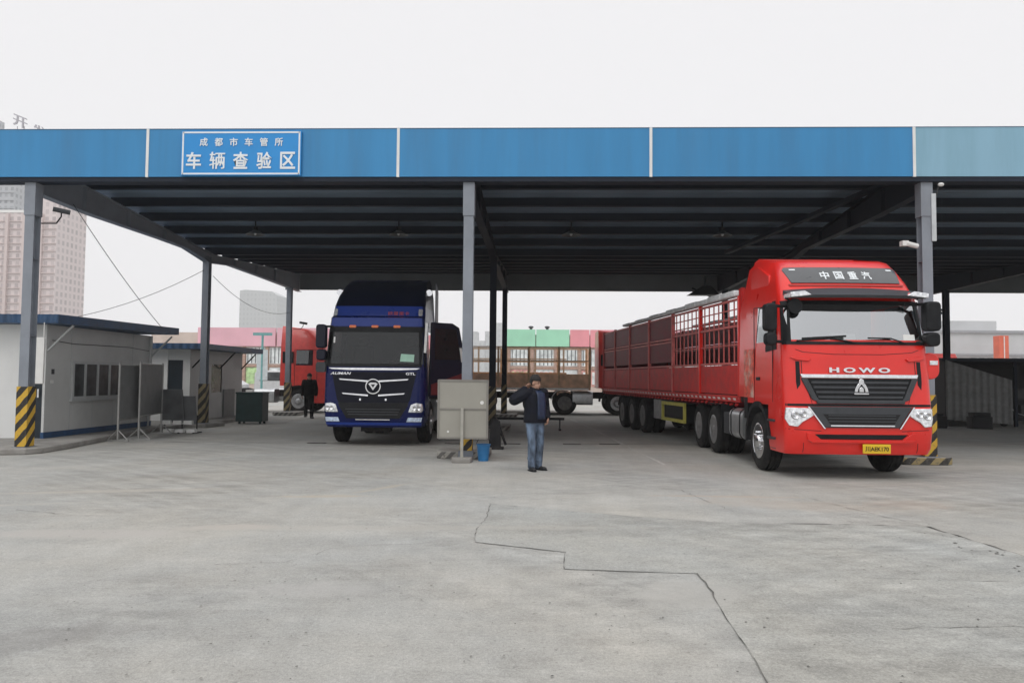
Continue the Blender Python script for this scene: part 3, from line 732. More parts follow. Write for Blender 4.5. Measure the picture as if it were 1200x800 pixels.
# headlights
for s in (1, -1):
    q = MB(); pl = [(.84, 1.175), (1.20, 1.18), (1.215, 1.0), (1.17, .89), (1.04, .87), (.96, .95), (.87, 1.0), (.78, 1.06)]
    cab.decal(q, pl if s > 0 else mir(pl), .035); hl = q.build('headlight', LAMP, red, bevel=.012)
    q = MB()
    for cx, cz, r_ in ((.95, 1.08, .05), (1.08, 1.06, .06)):
        q.lathe([(0, -.02), (r_*.35, -.03), (r_*.5, -.018), (r_*.9, -.035), (r_, -.03), (r_, 0)], (s*cx, cab.fy(cx, cz)-.03, cz), 'y', 18)
    q.build('headlight_reflector', CHR, hl)
    q = MB()
    for cx, cz, r_ in ((.95, 1.08, .052), (1.08, 1.06, .062)):
        q.lathe([(r_, -.037), (r_+.006, -.04), (r_+.008, -.03)], (s*cx, cab.fy(cx, cz)-.005, cz), 'y', 18)
    q.build('lens_ring', CHR, hl)
# bumper slot, plate, step lines
q = MB(); cab.decal(q, [(-.66, .67), (.66, .67), (.76, .75), (-.76, .75)], .006); q.build('bumper_slot', BLK, red)
q = MB(); cab.decal(q, [(-.8, .615), (.8, .615), (.88, .66), (-.88, .66)], .05)
for s in (1, -1):
    pl = [(.66, .66), (.88, .66), (.9, .77), (.82, .77)]; cab.decal(q, pl if s > 0 else mir(pl), .035)
q.build('bumper_lip', RED, red, bevel=.012)
PLY = mat('plate_yellow', (.75, .50, .02), rough=.45, var=.05)
MB().box(-.01, .44, -.10, -.075, .45, .60).build('number_plate', PLY, red, bevel=.006)
text('plate_text', '川AEK170', BLK, red, .38, .085, lambda u, v, t: (.215+u, -.1015-t, .525+v), bold=.02, thick=.003)
# wipers
MB().path([(-1.0, .10, 2.28), (-.45, .09, 2.33), (-.05, .03, 2.25)], .012).path([(.15, .03, 2.33), (.55, .08, 2.33), (.8, .05, 2.24)], .012).bar((-.9, .12, 2.32), (-.2, .05, 2.36), .02, .03).build('wiper', BLK, red)
# mirrors and side bits
mirror_unit(red, -1, -1.33, .14, 2.2, BLK, h=.7, wd=.2)
mirror_unit(red, 1, 1.09, .06, 2.2, BLK, h=.74, wd=.25)
MB().prism([(x, z) for x, z in rrect(1.1, 1.40, 1.66, 2.10, .14, 5)], 'xz', .16, .24).build('side_fin', RED, red, bevel=.02)
MB().box(1.23, 1.36, .145, .16, 1.90, 1.97).build('marker_lamp', LAMP, red)
MB().lathe([(0, 0), (.02, 0), (.12, .0), (.13, .03), (.1, .07), (0, .09)], (-1.0, .12, 2.86), 'y', 16).path([(-1.15, .2, 3.0), (-1.0, .14, 2.9)], .015).build('front_mirror', BLK, red)
# doors
for s in (-1, 1):
    d = MB()
    P = [(s*1.222, y, z) for y, z in ((.62, 1.25), (.62, 2.9), (1.62, 2.95), (1.62, 1.25))]
    for a, b in zip(P, P[1:]): d.bar(a, b, .012, .012)
    d.build('door_seam', BLK, red)
    MB().box(s*1.225-.01, s*1.225+.02, 1.3, 1.5, 1.62, 1.68).build('door_handle', BLK, red, bevel=.008)
    MB().prism([(.45, 2.15), (1.0, 2.12), (1.0, 2.2), (.62, 2.98), (.5, 2.98)], 'yz', s*1.205, s*1.222).build('window_trim', BLK, red)
    MB().box(s*1.2, s*1.228, 1.66, 2.24, 1.3, 2.2).build('side_graphic', mat('side_graphic', (.62, .08, .05), rough=.4, var=.5, scale=9, dirt=.95, dirtcol=(.66, .6, .5, 1)), red)
    # stepwell, fender
    MB().box(min(s*.9, s*1.2), max(s*.9, s*1.2), .55, .84, .45, 1.15).box(min(s*1.0, s*1.26), max(s*1.0, s*1.26), .5, .84, .62, .66).box(min(s*1.0, s*1.26), max(s*1.0, s*1.26), .5, .84, .92, .96).build('cab_step', GRY, red, bevel=.01)
    f = MB()
    A = [R(a) for a in range(-5, 186, 12)]
    for a, b in zip(A, A[1:]):
        f.add([(s*xx, 1.40+rr_*math.cos(t), .55+rr_*math.sin(t)*1.02) for t in (a, b) for rr_ in (.60, .68) for xx in (.85, 1.255)],
              [(0, 1, 5, 4), (2, 6, 7, 3), (1, 3, 7, 5), (0, 4, 6, 2), (0, 2, 3, 1), (4, 5, 7, 6)])
    f.build('wheel_arch', BLK, red)
    MB().box(min(s*.85, s*1.225), max(s*.85, s*1.225), 2.02, 2.24, .9, 1.72).build('rear_fender', BLK, red)
    # roof side deflector behind the cab
    MB().add([(s*1.215, 2.2, 1.3), (s*1.215, 2.62, 1.3), (s*1.18, 2.62, 2.95), (s*1.17, 2.2, 2.95), (s*1.0, 2.2, 3.86), (s*1.0, 2.58, 3.8), (s*1.18, 2.2, 1.3), (s*1.18, 2.62, 1.3), (s*1.14, 2.62, 2.95), (s*1.13, 2.2, 2.95), (s*.96, 2.2, 3.86), (s*.96, 2.58, 3.8)], [(0, 1, 2, 3), (3, 2, 5, 4), (6, 9, 8, 7), (9, 10, 11, 8), (1, 7, 8, 2), (2, 8, 11, 5), (4, 5, 11, 10), (0, 3, 9, 6), (3, 4, 10, 9), (0, 6, 7, 1)]).build('side_deflector', RED, red)
    MB().prism([(1.05, 3.12), (1.9, 3.05), (2.15, 3.2), (2.1, 3.7), (1.7, 3.75), (1.1, 3.5)], 'yz', s*1.075, s*1.12).build('deflector_panel', RED, red, bevel=.04)
q = MB()
for s in (-1, 1): q.box(s*.42-.04, s*.42+.04, .5, 6.6, .72, 1.0)
for y in (2.5, 3.6, 5.0, 6.5): q.box(-.4, .4, y, y+.1, .75, .95)
q.box(-1.0, 1.0, .3, 1.9, .6, 1.15).cyl((-.95, 1.42, .53), (.95, 1.42, .53), .07).cyl((-.9, 4.62, .53), (.9, 4.62, .53), .09).cyl((-.9, 5.97, .53), (.9, 5.97, .53), .09)
q.ball((0, 4.62, .53), .24).ball((0, 5.97, .53), .24).box(-.5, .5, 4.6, 5.6, 1.02, 1.12)
q.build('chassis', CHS, red)
for s in (-1, 1):
    tk = MB()
    tk.prism([(x, z) for x, z in rrect(-.33, .33, .45, 1.05, .14, 4)], 'xz', 2.45, 3.35, M=Matrix.Translation((s*.87, 0, 0)))
    tk = tk.build('fuel_tank', ALU, red)
    for y in (2.6, 3.2): MB().prism([(x+s*.87, z) for x, z in rrect(-.34, .34, .44, 1.06, .15, 4)], 'xz', y, y+.05).build('tank_strap', BLK, tk)
    MB().box(s*.9-.28, s*.9+.28, 3.4, 3.85, .5, .95).build('battery_box', GRY, red, bevel=.02)
    MB().box(min(s*.6, s*1.2), max(s*.6, s*1.2), 3.95, 6.65, 1.09, 1.11).box(min(s*.6, s*1.2), max(s*.6, s*1.2), 3.95, 3.97, .6, 1.09).build('mudguard', BLK, red)
wheel(red, -1.07, 1.42, -1, chrome=True); wheel(red, 1.07, 1.42, 1, chrome=True)
for y in (4.62, 5.97):
    wheel(red, -1.06, y, -1, dual=True); wheel(red, 1.06, y, 1, dual=True)
# exhaust and air stack behind cab
MB().box(-.5, .5, 2.35, 2.6, 1.0, 2.4).cyl((.9, 2.5, 1.0), (.9, 2.5, 3.2), .1).build('air_stack', BLK, red)

# ---------------- stake-side semi-trailer
tr = thing('stake_trailer', 'long red stake-sided semi-trailer coupled behind the red tractor truck', 'trailer', (5.36, 16.12, 0), R(7.44))
W, LT = 1.25, 13.2
MB().box(-W+.02, W-.02, 0, LT, 1.18, 1.30).build('deck', mat('trailer_deck', (.09, .05, .045), rough=.8, var=.3), tr)
q = MB()
for s in (-1, 1): q.box(s*.5-.06, s*.5+.06, .2, LT-.1, .86 if False else .9, 1.18)
for i in range(22): q.box(-W+.05, W-.05, .3+i*.6, .38+i*.6, 1.06, 1.178)
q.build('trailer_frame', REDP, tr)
bays = [0.05, 2.45, 4.6, 6.9, 9.2, 11.3, 13.15]
RAIL = mat('trailer_rail', (.62, .13, .12), rough=.5, var=.2, scale=6, dirt=.3)
TAPE = stripes('reflective_tape', (.65, .6, .58, 1), (.5, .02, .02, 1), kx=0, ky=1, period=.3, worn=.4)
for s in (-1, 1):
    sr = MB().box(min(s*W, s*(W-.05)), max(s*W, s*(W-.05)), 0, LT, 1.16, 1.30).build('side_rail', REDD, tr)
    MB().box(min(s*W, s*(W+.004)), max(s*W, s*(W+.004)), 0.05, LT-.05, 1.20, 1.245).build('reflective_strip', TAPE, sr)
    q = MB()
    for i in range(44): yy = .15+i*.3; q.cyl((s*(W-.02), yy, 1.12), (s*(W-.02), yy+.12, 1.10), .025, 6)
    q.build('rope_hooks', REDD, sr)
    for i in range(len(bays)-1):
        y0, y1 = bays[i], bays[i+1]; X = s*(W-.03)
        MB().box(X-.018, X+.018, y0+.05, y1-.05, 1.32, 1.93).build('side_board', REDD if i < 2 else REDD, tr)
        MB().box(X-.045, X+.045, y0-.04, y0+.04, 1.30, 3.36).build('side_post', RAIL if i > 1 else RED, tr, bevel=.008)
        q = MB()
        for z in ((1.97, 2.62, 2.70, 3.30) if i > 1 else (1.97, 2.75, 3.30)): q.box(X-.02, X+.02, y0+.045, y1-.045, z-.025, z+.025)
        if i > 1 or s > 0 and False:
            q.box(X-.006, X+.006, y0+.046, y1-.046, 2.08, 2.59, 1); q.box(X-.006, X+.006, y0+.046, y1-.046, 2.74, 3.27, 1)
        else:
            n = int((y1-y0)/.3)
            for k in range(1, n): yy = y0+(y1-y0)*k/n; q.box(X-.012, X+.012, yy-.012, yy+.012, 1.97, 3.3)
            for z in (2.36, 2.9, 3.1): q.box(X-.01, X+.01, y0+.045, y1-.045, z-.012, z+.012)
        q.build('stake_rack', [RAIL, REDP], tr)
    MB().box(s*(W-.03)-.045, s*(W-.03)+.045, LT-.09, LT, 1.3, 3.36).build('side_post', REDD, tr)
    q = MB()
    for i in range(12): q.box(s*(W-.06)-.1, s*(W-.06)+.1, .2+i*.82, .2+i*.82+.80, 3.37, 3.50+.02*(i % 2)-.006*i)
    q.build('rolled_tarpaulin', mat('tarp_white', (.80, .81, .82), rough=.7, var=.15), tr, bevel=.04)
    # side guard
    MB().box(min(s*1.1, s*1.16), max(s*1.1, s*1.16), 3.9, 5.9, .93, 1.02).box(min(s*1.1, s*1.16), max(s*1.1, s*1.16), 3.9, 5.9, .5, .58).box(min(s*1.1, s*1.16), max(s*1.1, s*1.16), 3.9, 3.98, .58, .93).box(min(s*1.1, s*1.16), max(s*1.1, s*1.16), 5.82, 5.9, .58, .93).build('side_guard', mat('guard_yellow', (.55, .50, .10), rough=.5, var=.15), tr)
    MB().box(min(s*.8, s*1.1), max(s*.8, s*1.1), 4.05, 5.75, .5, 1.0).build('spare_box', BLK, tr)
    MB().box(min(s*.75, s*1.14), max(s*.75, s*1.14), 6.0, 6.75, .5, 1.05).build('tool_box', mat('tool_box_grey', (.28, .28, .28), rough=.5, var=.2), tr, bevel=.02)
    MB().box(min(s*.85, s*1.0), max(s*.85, s*1.0), 2.9, 3.05, .35, 1.15).box(min(s*.8, s*1.05), max(s*.8, s*1.05), 2.85, 3.1, .2, .24).build('landing_leg', CHS, tr)
    for y in (7.75, 9.06, 10.37):
        wheel(tr, s*1.07, y, s, Rr=.52, dual=True, rimmat=RIMD)
        q = MB()
        A = [R(a) for a in range(20, 161, 14)]
        for a, b in zip(A, A[1:]): q.add([(s*xx, y+rr_*math.cos(t), .52+rr_*math.sin(t)) for t in (a, b) for rr_ in (.58, .60) for xx in (.65, 1.22)], [(0, 1, 5, 4), (2, 6, 7, 3), (1, 3, 7, 5), (0, 4, 6, 2), (0, 2, 3, 1), (4, 5, 7, 6)])
        q.build('mudguard', BLK, tr)
q = MB()
for y in (7.75, 9.06, 10.37): q.cyl((-1, y, .52), (1, y, .52), .08)
q.build('axle', CHS, tr)
q = MB().box(-W, W, -.02, .03, 1.3, 3.5, 0)
for x in (-1.2, -.8, -.4, 0, .4, .8, 1.2): q.box(x-.035, x+.035, -.09, -.021, 1.3, 3.52)
for z in (1.4, 2.1, 2.8, 3.45): q.box(-W+.01, W-.01, -.07, -.022, z-.03, z+.03)
q.build('headboard', REDD, tr)
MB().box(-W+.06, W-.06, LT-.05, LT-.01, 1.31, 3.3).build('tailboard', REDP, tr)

# ---------------- blue tractor unit
blu = thing('tractor_truck', 'dark blue tractor truck with its side door open, parked under the canopy', 'truck', (-3.86, 17.85, 0), R(.6))
rows = [(.45, 1.12, .05, .14, 0), (.60, 1.17, .0, .16, 0), (.95, 1.20, .0, .2, 0), (1.20, 1.20, .02, .2, 0), (1.82, 1.19, .04, .18, 0), (1.92, 1.185, .06, .16, 0), (2.72, 1.15, .18, .16, 0), (2.82, 1.14, .2, .16, 0),
        (3.02, 1.12, .22, .16, .0), (3.08, 1.12, .38, .16, 0), (3.32, 1.10, .46, .18, .02), (3.6, 1.08, .75, .2, .1), (3.9, 1.02, 1.2, .2, .12), (4.05, .98, 1.6, .2, .12)]
cb = Cab(rows, [2.3, 1.95, 1.5, .85, .62], crown=-.05)
f0, f1 = cb.front
cb.assign('wind', 5, 6, f0-2, f1+2)
for lf in (True, False):
    cb.tags[(5, cb.side(2, lf))] = 'win'
    for r_ in range(0, 3):
        for k in (0, 1, 2): cb.tags[(r_, cb.side(k, lf))] = 'gap'
cb.assign('deflector', 10, 13, 0, cb.ncol-1); cb.assign('band', 7, 8, f0-2, f1+2); cb.assign('band2', 9, 10, f0-2, f1+2)
bb = cb.shell().build('cab', BLUE, blu, ang=28)
cb.cells('wind').build('windshield', glass('green_dark_glass', tint=(.3, .36, .34), refl=.015, alpha=.5), blu)
split_windows(cb, 5, GLD, blu)
cb.cells('deflector').build('roof_deflector', NAVY, blu); q = cb.cells('band'); q.build('visor_band', BLUE2, blu); cb.cells('band2').build('visor_band', BLUE2, blu)
interior(blu, zd=1.8, zr=2.72, yd=.3)
q = MB(); cb.decal(q, [(-1.18, 1.86), (1.18, 1.86), (1.18, 1.93), (-1.18, 1.93)], .012)
for s in (1, -1):
    pl = [(1.05, 1.93), (1.18, 1.93), (1.14, 2.7), (1.02, 2.7)]; cb.decal(q, pl if s > 0 else mir(pl), .01)
cb.decal(q, [(-1.14, 2.68), (1.14, 2.68), (1.13, 2.80), (-1.13, 2.80)], .012)
q.build('windshield_seal', BLK, blu)
q = MB()
for x in (-.55, -.02, .5): cb.decal(q, rrect(x-.08, x+.08, 2.78, 2.84, .02), .03)
q.build('marker_lamp', ORG, blu)
q = MB()
for x in (-1.02, 1.02): cb.decal(q, rrect(x-.045, x+.045, 3.08, 3.25, .03), .05)
q.build('marker_lamp', LAMP, blu)
q = MB(); cb.decal(q, [(.60, 1.985), (.92, 1.975), (.93, 2.15), (.62, 2.165)], .004); q.build('windshield_sticker', mat('sticker_green', (.38, .62, .50), rough=.6), blu)
q = MB(); cb.decal(q, rect(-1.0, -.96, 2.42, 2.56), .004); q.build('windshield_tag', WHT, blu)
MB().box(.12, .28, .3, .36, 1.95, 2.0).build('dashboard_papers', WHT, blu)
text('lettering', '欧曼重卡', mat('letter_red', (.5, .08, .1), rough=.5), blu, .5, .09, lambda u, v, t: (.5+u, cb.fy(.5+u, 3.14+v)-.006-t, 3.14+v), thick=.005)
q = MB(); cb.decal(q, [(-1.0, 1.80), (-.6, 1.78), (.6, 1.78), (1.0, 1.80), (1.08, 1.83), (-1.08, 1.83)], .03); q.build('chrome_strip', CHR, blu)
q = MB(); cb.decal(q, [(-.62, .7), (.62, .7), (.86, 1.1), (1.0, 1.74), (-1.0, 1.74), (-.86, 1.1)], .008); g2 = q.build('grille', mat('grille_navy', (.002, .003, .011), rough=.35, spec=.2), blu)
q = MB(); cb.decal(q, [(-.62, .66), (.62, .66), (.80, .95), (.82, 1.02), (-.82, 1.02), (-.80, .95)], .03); q.build('lower_grille', BLK, g2)
q = MB()
for z, w_ in ((.74, .58), (.8, .6), (.86, .64)): cb.decal(q, rect(-w_, w_, z, z+.02), .045)
q.build('grille_slat', GRY, g2)
q = MB()
for zc, wd in ((1.55, .82), (1.22, .74)):
    for s in (1, -1):
        pl = [(.12, zc-.05), (wd-.03, zc), (wd, zc+.03), (.12, zc-.01)]; cb.decal(q, pl if s > 0 else mir(pl), .035)
q.build('grille_bar', CHR, g2)
q = MB(); yy = cb.fy(0, 1.4)-.03
q.lathe([(.15, 0), (.155, -.03), (.18, -.03), (.185, 0)], (0, yy, 1.40), 'y', 28, closed=True)
q.prism([(-.11, 1.46), (-.06, 1.49), (.06, 1.49), (.11, 1.46), (.0, 1.31)], 'xz', yy-.03, yy-.005)
q.build('emblem', CHR, g2)
MB().prism([(-.05, 1.445), (.05, 1.445), (0, 1.375)], 'xz', yy-.034, yy-.029).build('emblem_core', BLK, g2)
text('lettering', 'AUMAN', CHR, blu, .5, .06, lambda u, v, t: (-.78+u, cb.fy(-.78+u, 1.70+v)-.012-t, 1.70+v), bold=.02, shear=.3)
text('lettering', 'GTL', CHR, blu, .22, .06, lambda u, v, t: (.86+u, cb.fy(.86+u, 1.70+v)-.012-t, 1.70+v), bold=.02)
for s in (1, -1):
    q = MB(); pl = [(.82, .80), (1.13, .80), (1.16, .86), (1.14, 1.0), (1.0, 1.02), (.88, .98)]; cb.decal(q, pl if s > 0 else mir(pl), .02); hl = q.build('headlight', LAMP, blu, bevel=.01)
    q = MB()
    for cx in (.97, 1.07): q.lathe([(0, -.02), (.03, -.02), (.045, -.03), (.05, 0)], (s*cx, cb.fy(cx, .9)-.02, .9), 'y', 14)
    q.build('headlight_reflector', CHR, hl)
    q = MB(); pl = [(.78, .58), (1.12, .58), (1.14, .68), (.82, .68)]; cb.decal(q, pl if s > 0 else mir(pl), .015); q.build('fog_lamp', mat('fog_lens', (.55, .65, .8), rough=.15, var=.3, scale=20, coat=1), blu)
    q = MB(); cb.decal(q, rrect(s*.3-.02, s*.3+.02, 1.07, 1.12, .01), .04); q.build('bumper_hook', CHR, blu)
q = MB(); cb.decal(q, rect(-1.12, 1.12, .50, .56), .03); q.build('bumper_lip', BLUE2, blu)
q = MB(); cb.decal(q, rect(-.4, .4, .62, .64), .03); q.build('chrome_strip', CHR, blu)
mirror_unit(blu, -1, -1.16, .12, 2.0, NAVY, h=.85, wd=.24)
MB().prism(rrect(-1.38, -1.15, 1.72, 1.96, .06), 'xz', .02, .1).build('mirror', GRY, blu)
q = MB().bar((1.17, .2, 2.2), (1.21, .15, 2.9), .06, .1); q.build('door_mirror_strip', CHR, blu)
MB().path([(-.9, .09, 1.96), (-.3, .06, 2.0)], .012).path([(.1, .06, 1.96), (.7, .07, 2.0)], .012).build('wiper', BLK, blu)
# open door on the right of the picture
dr = MB()
Md = Matrix.Translation((1.21, .55, 0)) @ Matrix.Rotation(R(-52), 4, 'Z')
dr.prism([(0, 1.15), (1.05, 1.15), (1.08, 1.6), (1.02, 2.1), (.85, 2.85), (.65, 2.95), (.05, 2.95)], 'yz', -.03, .03, M=Md)
# the door leaf swings from its front edge; leaf runs along its local y
do = dr.build('open_door', NAVY, blu, bevel=.02)
MB().prism([(.15, 2.05), (.88, 2.05), (.75, 2.8), (.15, 2.8)], 'yz', .032, .038, M=Md).prism([(.15, 2.05), (.88, 2.05), (.75, 2.8), (.15, 2.8)], 'yz', -.038, -.032, M=Md).build('door_glass', mat('door_glass_black', (.012, .013, .015), rough=.08), do)
MB().prism([(.05, 1.2), (1.0, 1.2), (1.02, 1.75), (.05, 1.45)], 'yz', .031, .045, M=Md).prism([(.05, 1.2), (1.0, 1.2), (1.02, 1.75), (.05, 1.45)], 'yz', -.045, -.031, M=Md).build('door_lower_panel', mat('door_red', (.13, .01, .014), rough=.4), do)  # dark red panel over the lower part of both door faces
MB().prism([(.9, 2.0), (.96, 2.0), (.9, 2.35), (.84, 2.35)], 'yz', .04, .05, M=Md).build('door_handle', WHT, do)
q = MB()
for s in (-1, 1): q.box(s*.42-.04, s*.42+.04, .5, 6.4, .72, 1.0)
q.box(-1, 1, .3, 1.9, .5, 1.15).cyl((-.95, 1.35, .52), (.95, 1.35, .52), .07).cyl((-.9, 4.5, .52), (.9, 4.5, .52), .09).cyl((-.9, 5.8, .52), (.9, 5.8, .52), .09).box(-.35, .35, .3, .6, .33, .5)
q.build('chassis', CHS, blu)
for s in (-1, 1):
    wheel(blu, s*1.03, 1.35, s, Rr=.52)
    for y in (4.5, 5.8): wheel(blu, s*1.04, y, s, Rr=.52, dual=True)
    MB().prism([(x+s*.87, z) for x, z in rrect(-.33, .33, .45, 1.05, .14, 4)], 'xz', 2.45, 3.3).build('fuel_tank', ALU, blu)
    MB().prism([(2.25, 1.3), (2.75, 1.3), (2.7, 3.9), (2.25, 4.1)], 'yz', s*1.13, s*1.16).build('side_deflector', mat('deflector_pale', (.16, .17, .2), rough=.4) if s > 0 else BLUE, blu)
    MB().box(min(s*.9, s*1.18), max(s*.9, s*1.18), .5, .84, .48, .54).box(min(s*.9, s*1.18), max(s*.9, s*1.18), .5, .84, .8, .86).build('cab_step', BLK, blu)
    MB().cyl((s*1.02, 1.5, 3.72), (s*1.02, 1.35, 3.85), .02).lathe([(0, 0), (.03, 0), (.075, -.12), (.08, -.13), (0, -.13)], (s*1.12, 1.25, 3.72), 'y', 12).build('roof_horn', CHR, blu)
MB().box(-1.18, 1.18, 2.8, 7.2, 1.05, 1.15).build('rear_deck', CHS, blu)

# ------------------------------------------------------------------ background trucks (side-on or far)
def side_truck(name, label, x, y, rz, paint, hi=3.7, six=True, chassis_len=6.2, group=None, high=True, wy=(4.6, 5.95)):
    """tractor, front at local y=0, same axes as the near trucks"""
    t = thing(name, label, 'truck', (x, y, 0), rz, group)
    k = hi/3.7
    rws = [(.45, 1.18, .05, .15, 0), (.8, 1.22, 0, .15, 0), (1.2, 1.22, .02, .15, 0), (1.9, 1.21, .08, .15, 0), (2.1, 1.2, .1, .15, 0), (2.78, 1.16, .26, .15, 0), (3.0, 1.14, .36, .2, .05*k), (hi-.2, 1.02, .9, .25, .15), (hi-.1, .95, 1.05, .25, .15)]
    cc = Cab(rws, [2.25, 2.0, 1.55, .8, .6]); a, b = cc.front
    cc.assign('w', 4, 5, a-2, b+2)
    for lf in (True, False):
        cc.tags[(4, cc.side(2, lf))] = 's'
        for r_ in range(0, 2):
            for q_ in (0, 1, 2): cc.tags[(r_, cc.side(q_, lf))] = 'gap'
    cc.shell(2).build('cab', paint, t, ang=28); cc.cells('w').build('windshield', GLD, t); split_windows(cc, 4, GLD, t)
    MB().box(-1.1, 1.1, .4, 1.95, 1.15, 1.2).box(-1.1, 1.1, 1.9, 1.95, 1.2, 2.9).box(-1.05, 1.05, .3, .7, 1.2, 2.05).build('cab_lining', INTD, t)
    q = MB(); cc.decal(q, [(-.8, 1.25), (.8, 1.25), (.95, 1.8), (-.95, 1.8)], .012); cc.decal(q, [(-.7, .7), (.7, .7), (.8, 1.1), (-.8, 1.1)], .012); q.build('grille', BLK, t)
    q = MB()
    for s in (1, -1): cc.decal(q, rect(*sorted((s*.86, s*1.12)), .85, 1.05), .02)
    q.build('headlight', LAMP, t)
    for s in (-1, 1):
        mirror_unit(t, s, s*1.2, .15, 2.1, BLK, h=.65)
        d = MB(); P = [(s*1.222, yy, z) for yy, z in ((.6, 1.2), (.6, 2.78), (1.6, 2.8), (1.6, 1.2))]
        for u, v in zip(P, P[1:]): d.bar(u, v, .012, .012)
        d.build('door_seam', BLK, t)
        MB().box(s*1.225-.01, s*1.225+.015, 1.66, 2.15, 2.2, 2.7).build('rear_window', BLK, t)
        f = MB(); A = [R(v) for v in range(0, 181, 15)]
        for u, v in zip(A, A[1:]): f.add([(s*xx, 1.4+rr_*math.cos(tt), .55+rr_*math.sin(tt)) for tt in (u, v) for rr_ in (.6, .68) for xx in (.85, 1.25)], [(0, 1, 5, 4), (2, 6, 7, 3), (1, 3, 7, 5), (0, 4, 6, 2), (0, 2, 3, 1), (4, 5, 7, 6)])
        f.build('wheel_arch', BLK, t)
        MB().prism([(xx+s*.87, z) for xx, z in rrect(-.33, .33, .45, 1.05, .14, 4)], 'xz', 2.5, 3.4).build('fuel_tank', ALU, t)
        MB().box(s*.87-.28, s*.87+.28, 3.45, 3.8, .5, 1.0).build('battery_box', mat('box_pale', (.5, .5, .48), rough=.5), t)
        wheel(t, s*1.06, 1.4, s)
        for yy in wy: wheel(t, s*1.06, yy, s, dual=True, rimmat=RIMD)
    q = MB()
    for s in (-1, 1): q.box(s*.42-.04, s*.42+.04, .5, chassis_len+.3, .72, 1.0)
    q.box(-1, 1, .3, 1.9, .5, 1.15).cyl((-.9, 4.6, .53), (.9, 4.6, .53), .1).cyl((-.9, 1.4, .53), (.9, 1.4, .53), .1); q.build('chassis', CHS, t)
    return t
REDF = mat('red_paint_faded', (.62, .045, .035), rough=.4, var=.1, coat=.3)
WHF = mat('white_truck_paint', (.6, .61, .62), rough=.4, var=.1, coat=.3)
# faces +x: rz = +90 (front -y -> +x)
side_truck('tractor_truck', 'red tractor truck seen from the side, half hidden behind the blue truck', -9.15, 34.7, R(89), REDF, hi=3.8)
# lorry with brown bed behind the standing man
lor = side_truck('stake_lorry', 'long lorry with a brown stake bed and red cab, crossing behind the standing man', 4.9, 35.6, R(90), REDF, hi=3.75, six=True, chassis_len=8.8, wy=(3.75, 5.1))
RKT = mat('rack_brown', (.55, .38, .24), rough=.7, var=.25, scale=5)
BRN = mat('bed_brown', (.72, .46, .31), rough=.7, var=.3, scale=3, dirt=.4)
q = MB().box(-1.2, 1.2, 2.6, 9.6, 1.1, 1.25)
for s in (-1, 1): q.box(s*1.2-.02, s*1.2+.02, 2.6, 9.6, 1.25, 1.82)
q.box(-1.2, 1.2, 2.58, 2.62, 1.25, 3.0).build('bed', BRN, lor)
q = MB()
for s in (-1, 1):
    for i in range(6): yy = 2.65+i*1.36; q.box(s*1.22-.03, s*1.22+.03, yy-.045, yy+.045, 1.3, 3.05)
    for z in (2.4, 3.02): q.box(s*1.2-.012, s*1.2+.012, 2.6, 9.6, z-.025, z+.025)
q.build('stake_rack', RKT, lor)
MB().box(-1.27, -1.24, 2.7, 9.5, 1.12, 1.2).box(-1.27, -1.24, 4.6, 6.6, .98, 1.06).build('reflective_strip', WHT, lor)
MB().box(1.24, 1.27, 2.7, 9.5, 1.12, 1.2).build('reflective_strip', WHT, lor)
for s in (-1, 1): MB().box(s*1.15-.04, s*1.15+.04, 3.5, 4.1, .4, 1.05).build('gas_bottle_rack', mat('rack_mixed', (.5, .3, .2), rough=.5, var=.9, scale=9, dirt=.9, dirtcol=(.5, .5, .5, 1)), lor)
for s in (-1, 1):
    q = MB(); A = [R(a) for a in range(10, 171, 16)]
    for yc in (3.75, 5.1):
        for a, b in zip(A, A[1:]): q.add([(s*xx, yc+rr_*math.cos(t_), .55+rr_*math.sin(t_)) for t_ in (a, b) for rr_ in (.60, .63) for xx in (.75, 1.24)], [(0, 1, 5, 4), (2, 6, 7, 3), (1, 3, 7, 5), (0, 4, 6, 2), (0, 2, 3, 1), (4, 5, 7, 6)])
    q.build('mudguard', WHF, lor)
# trailers on its left continue the brown bed
bt = thing('flatbed_trailer', 'empty brown flatbed trailer parked behind the middle columns', 'trailer', (-1.2, 37.8, 0), R(90))
MB().box(-1.2, 1.2, -2.5, 3.2, 1.1, 1.3).box(-1.22, -1.18, -2.5, 3.2, 1.3, 1.9).box(1.18, 1.22, -2.5, 3.2, 1.3, 1.9).build('bed', mat('bed_tan', (.36, .22, .12), rough=.7, var=.25, scale=3), bt)
q = MB()
for i in range(5): q.box(-1.24, -1.2, -2.4+i*1.35, -2.32+i*1.35, 1.3, 3.1)
q.box(-1.23, -1.2, -2.5, 3.2, 2.5, 2.56).box(-1.23, -1.2, -2.5, 3.2, 3.0, 3.06).build('stake_rack', mat('rack_tan', (.45, .36, .26), rough=.7), bt)
for s in (-1, 1):
    for yy in (1.4, 2.6): wheel(bt, s*1.0, yy, s, Rr=.5, dual=True)
    MB().box(s*.9-.05, s*.9+.05, -1.6, -1.45, 0, 1.1).build('landing_leg', CHS, bt)
side_truck('tractor_truck', 'white tractor truck with black mirrors behind the open blue door', -4.05, 29.6, R(3), mat('white_pink_paint', (.6, .5, .48), rough=.4, var=.15), hi=3.0)
side_truck('tractor_truck', 'small red tractor truck far behind the painted right column', 19.4, 38.0, R(4), REDF, hi=3.0)
side_truck('tractor_truck', 'white tractor truck parked left of the red one, beyond the dark green bin', -17.2, 41.5, R(86), WHF, hi=3.0)

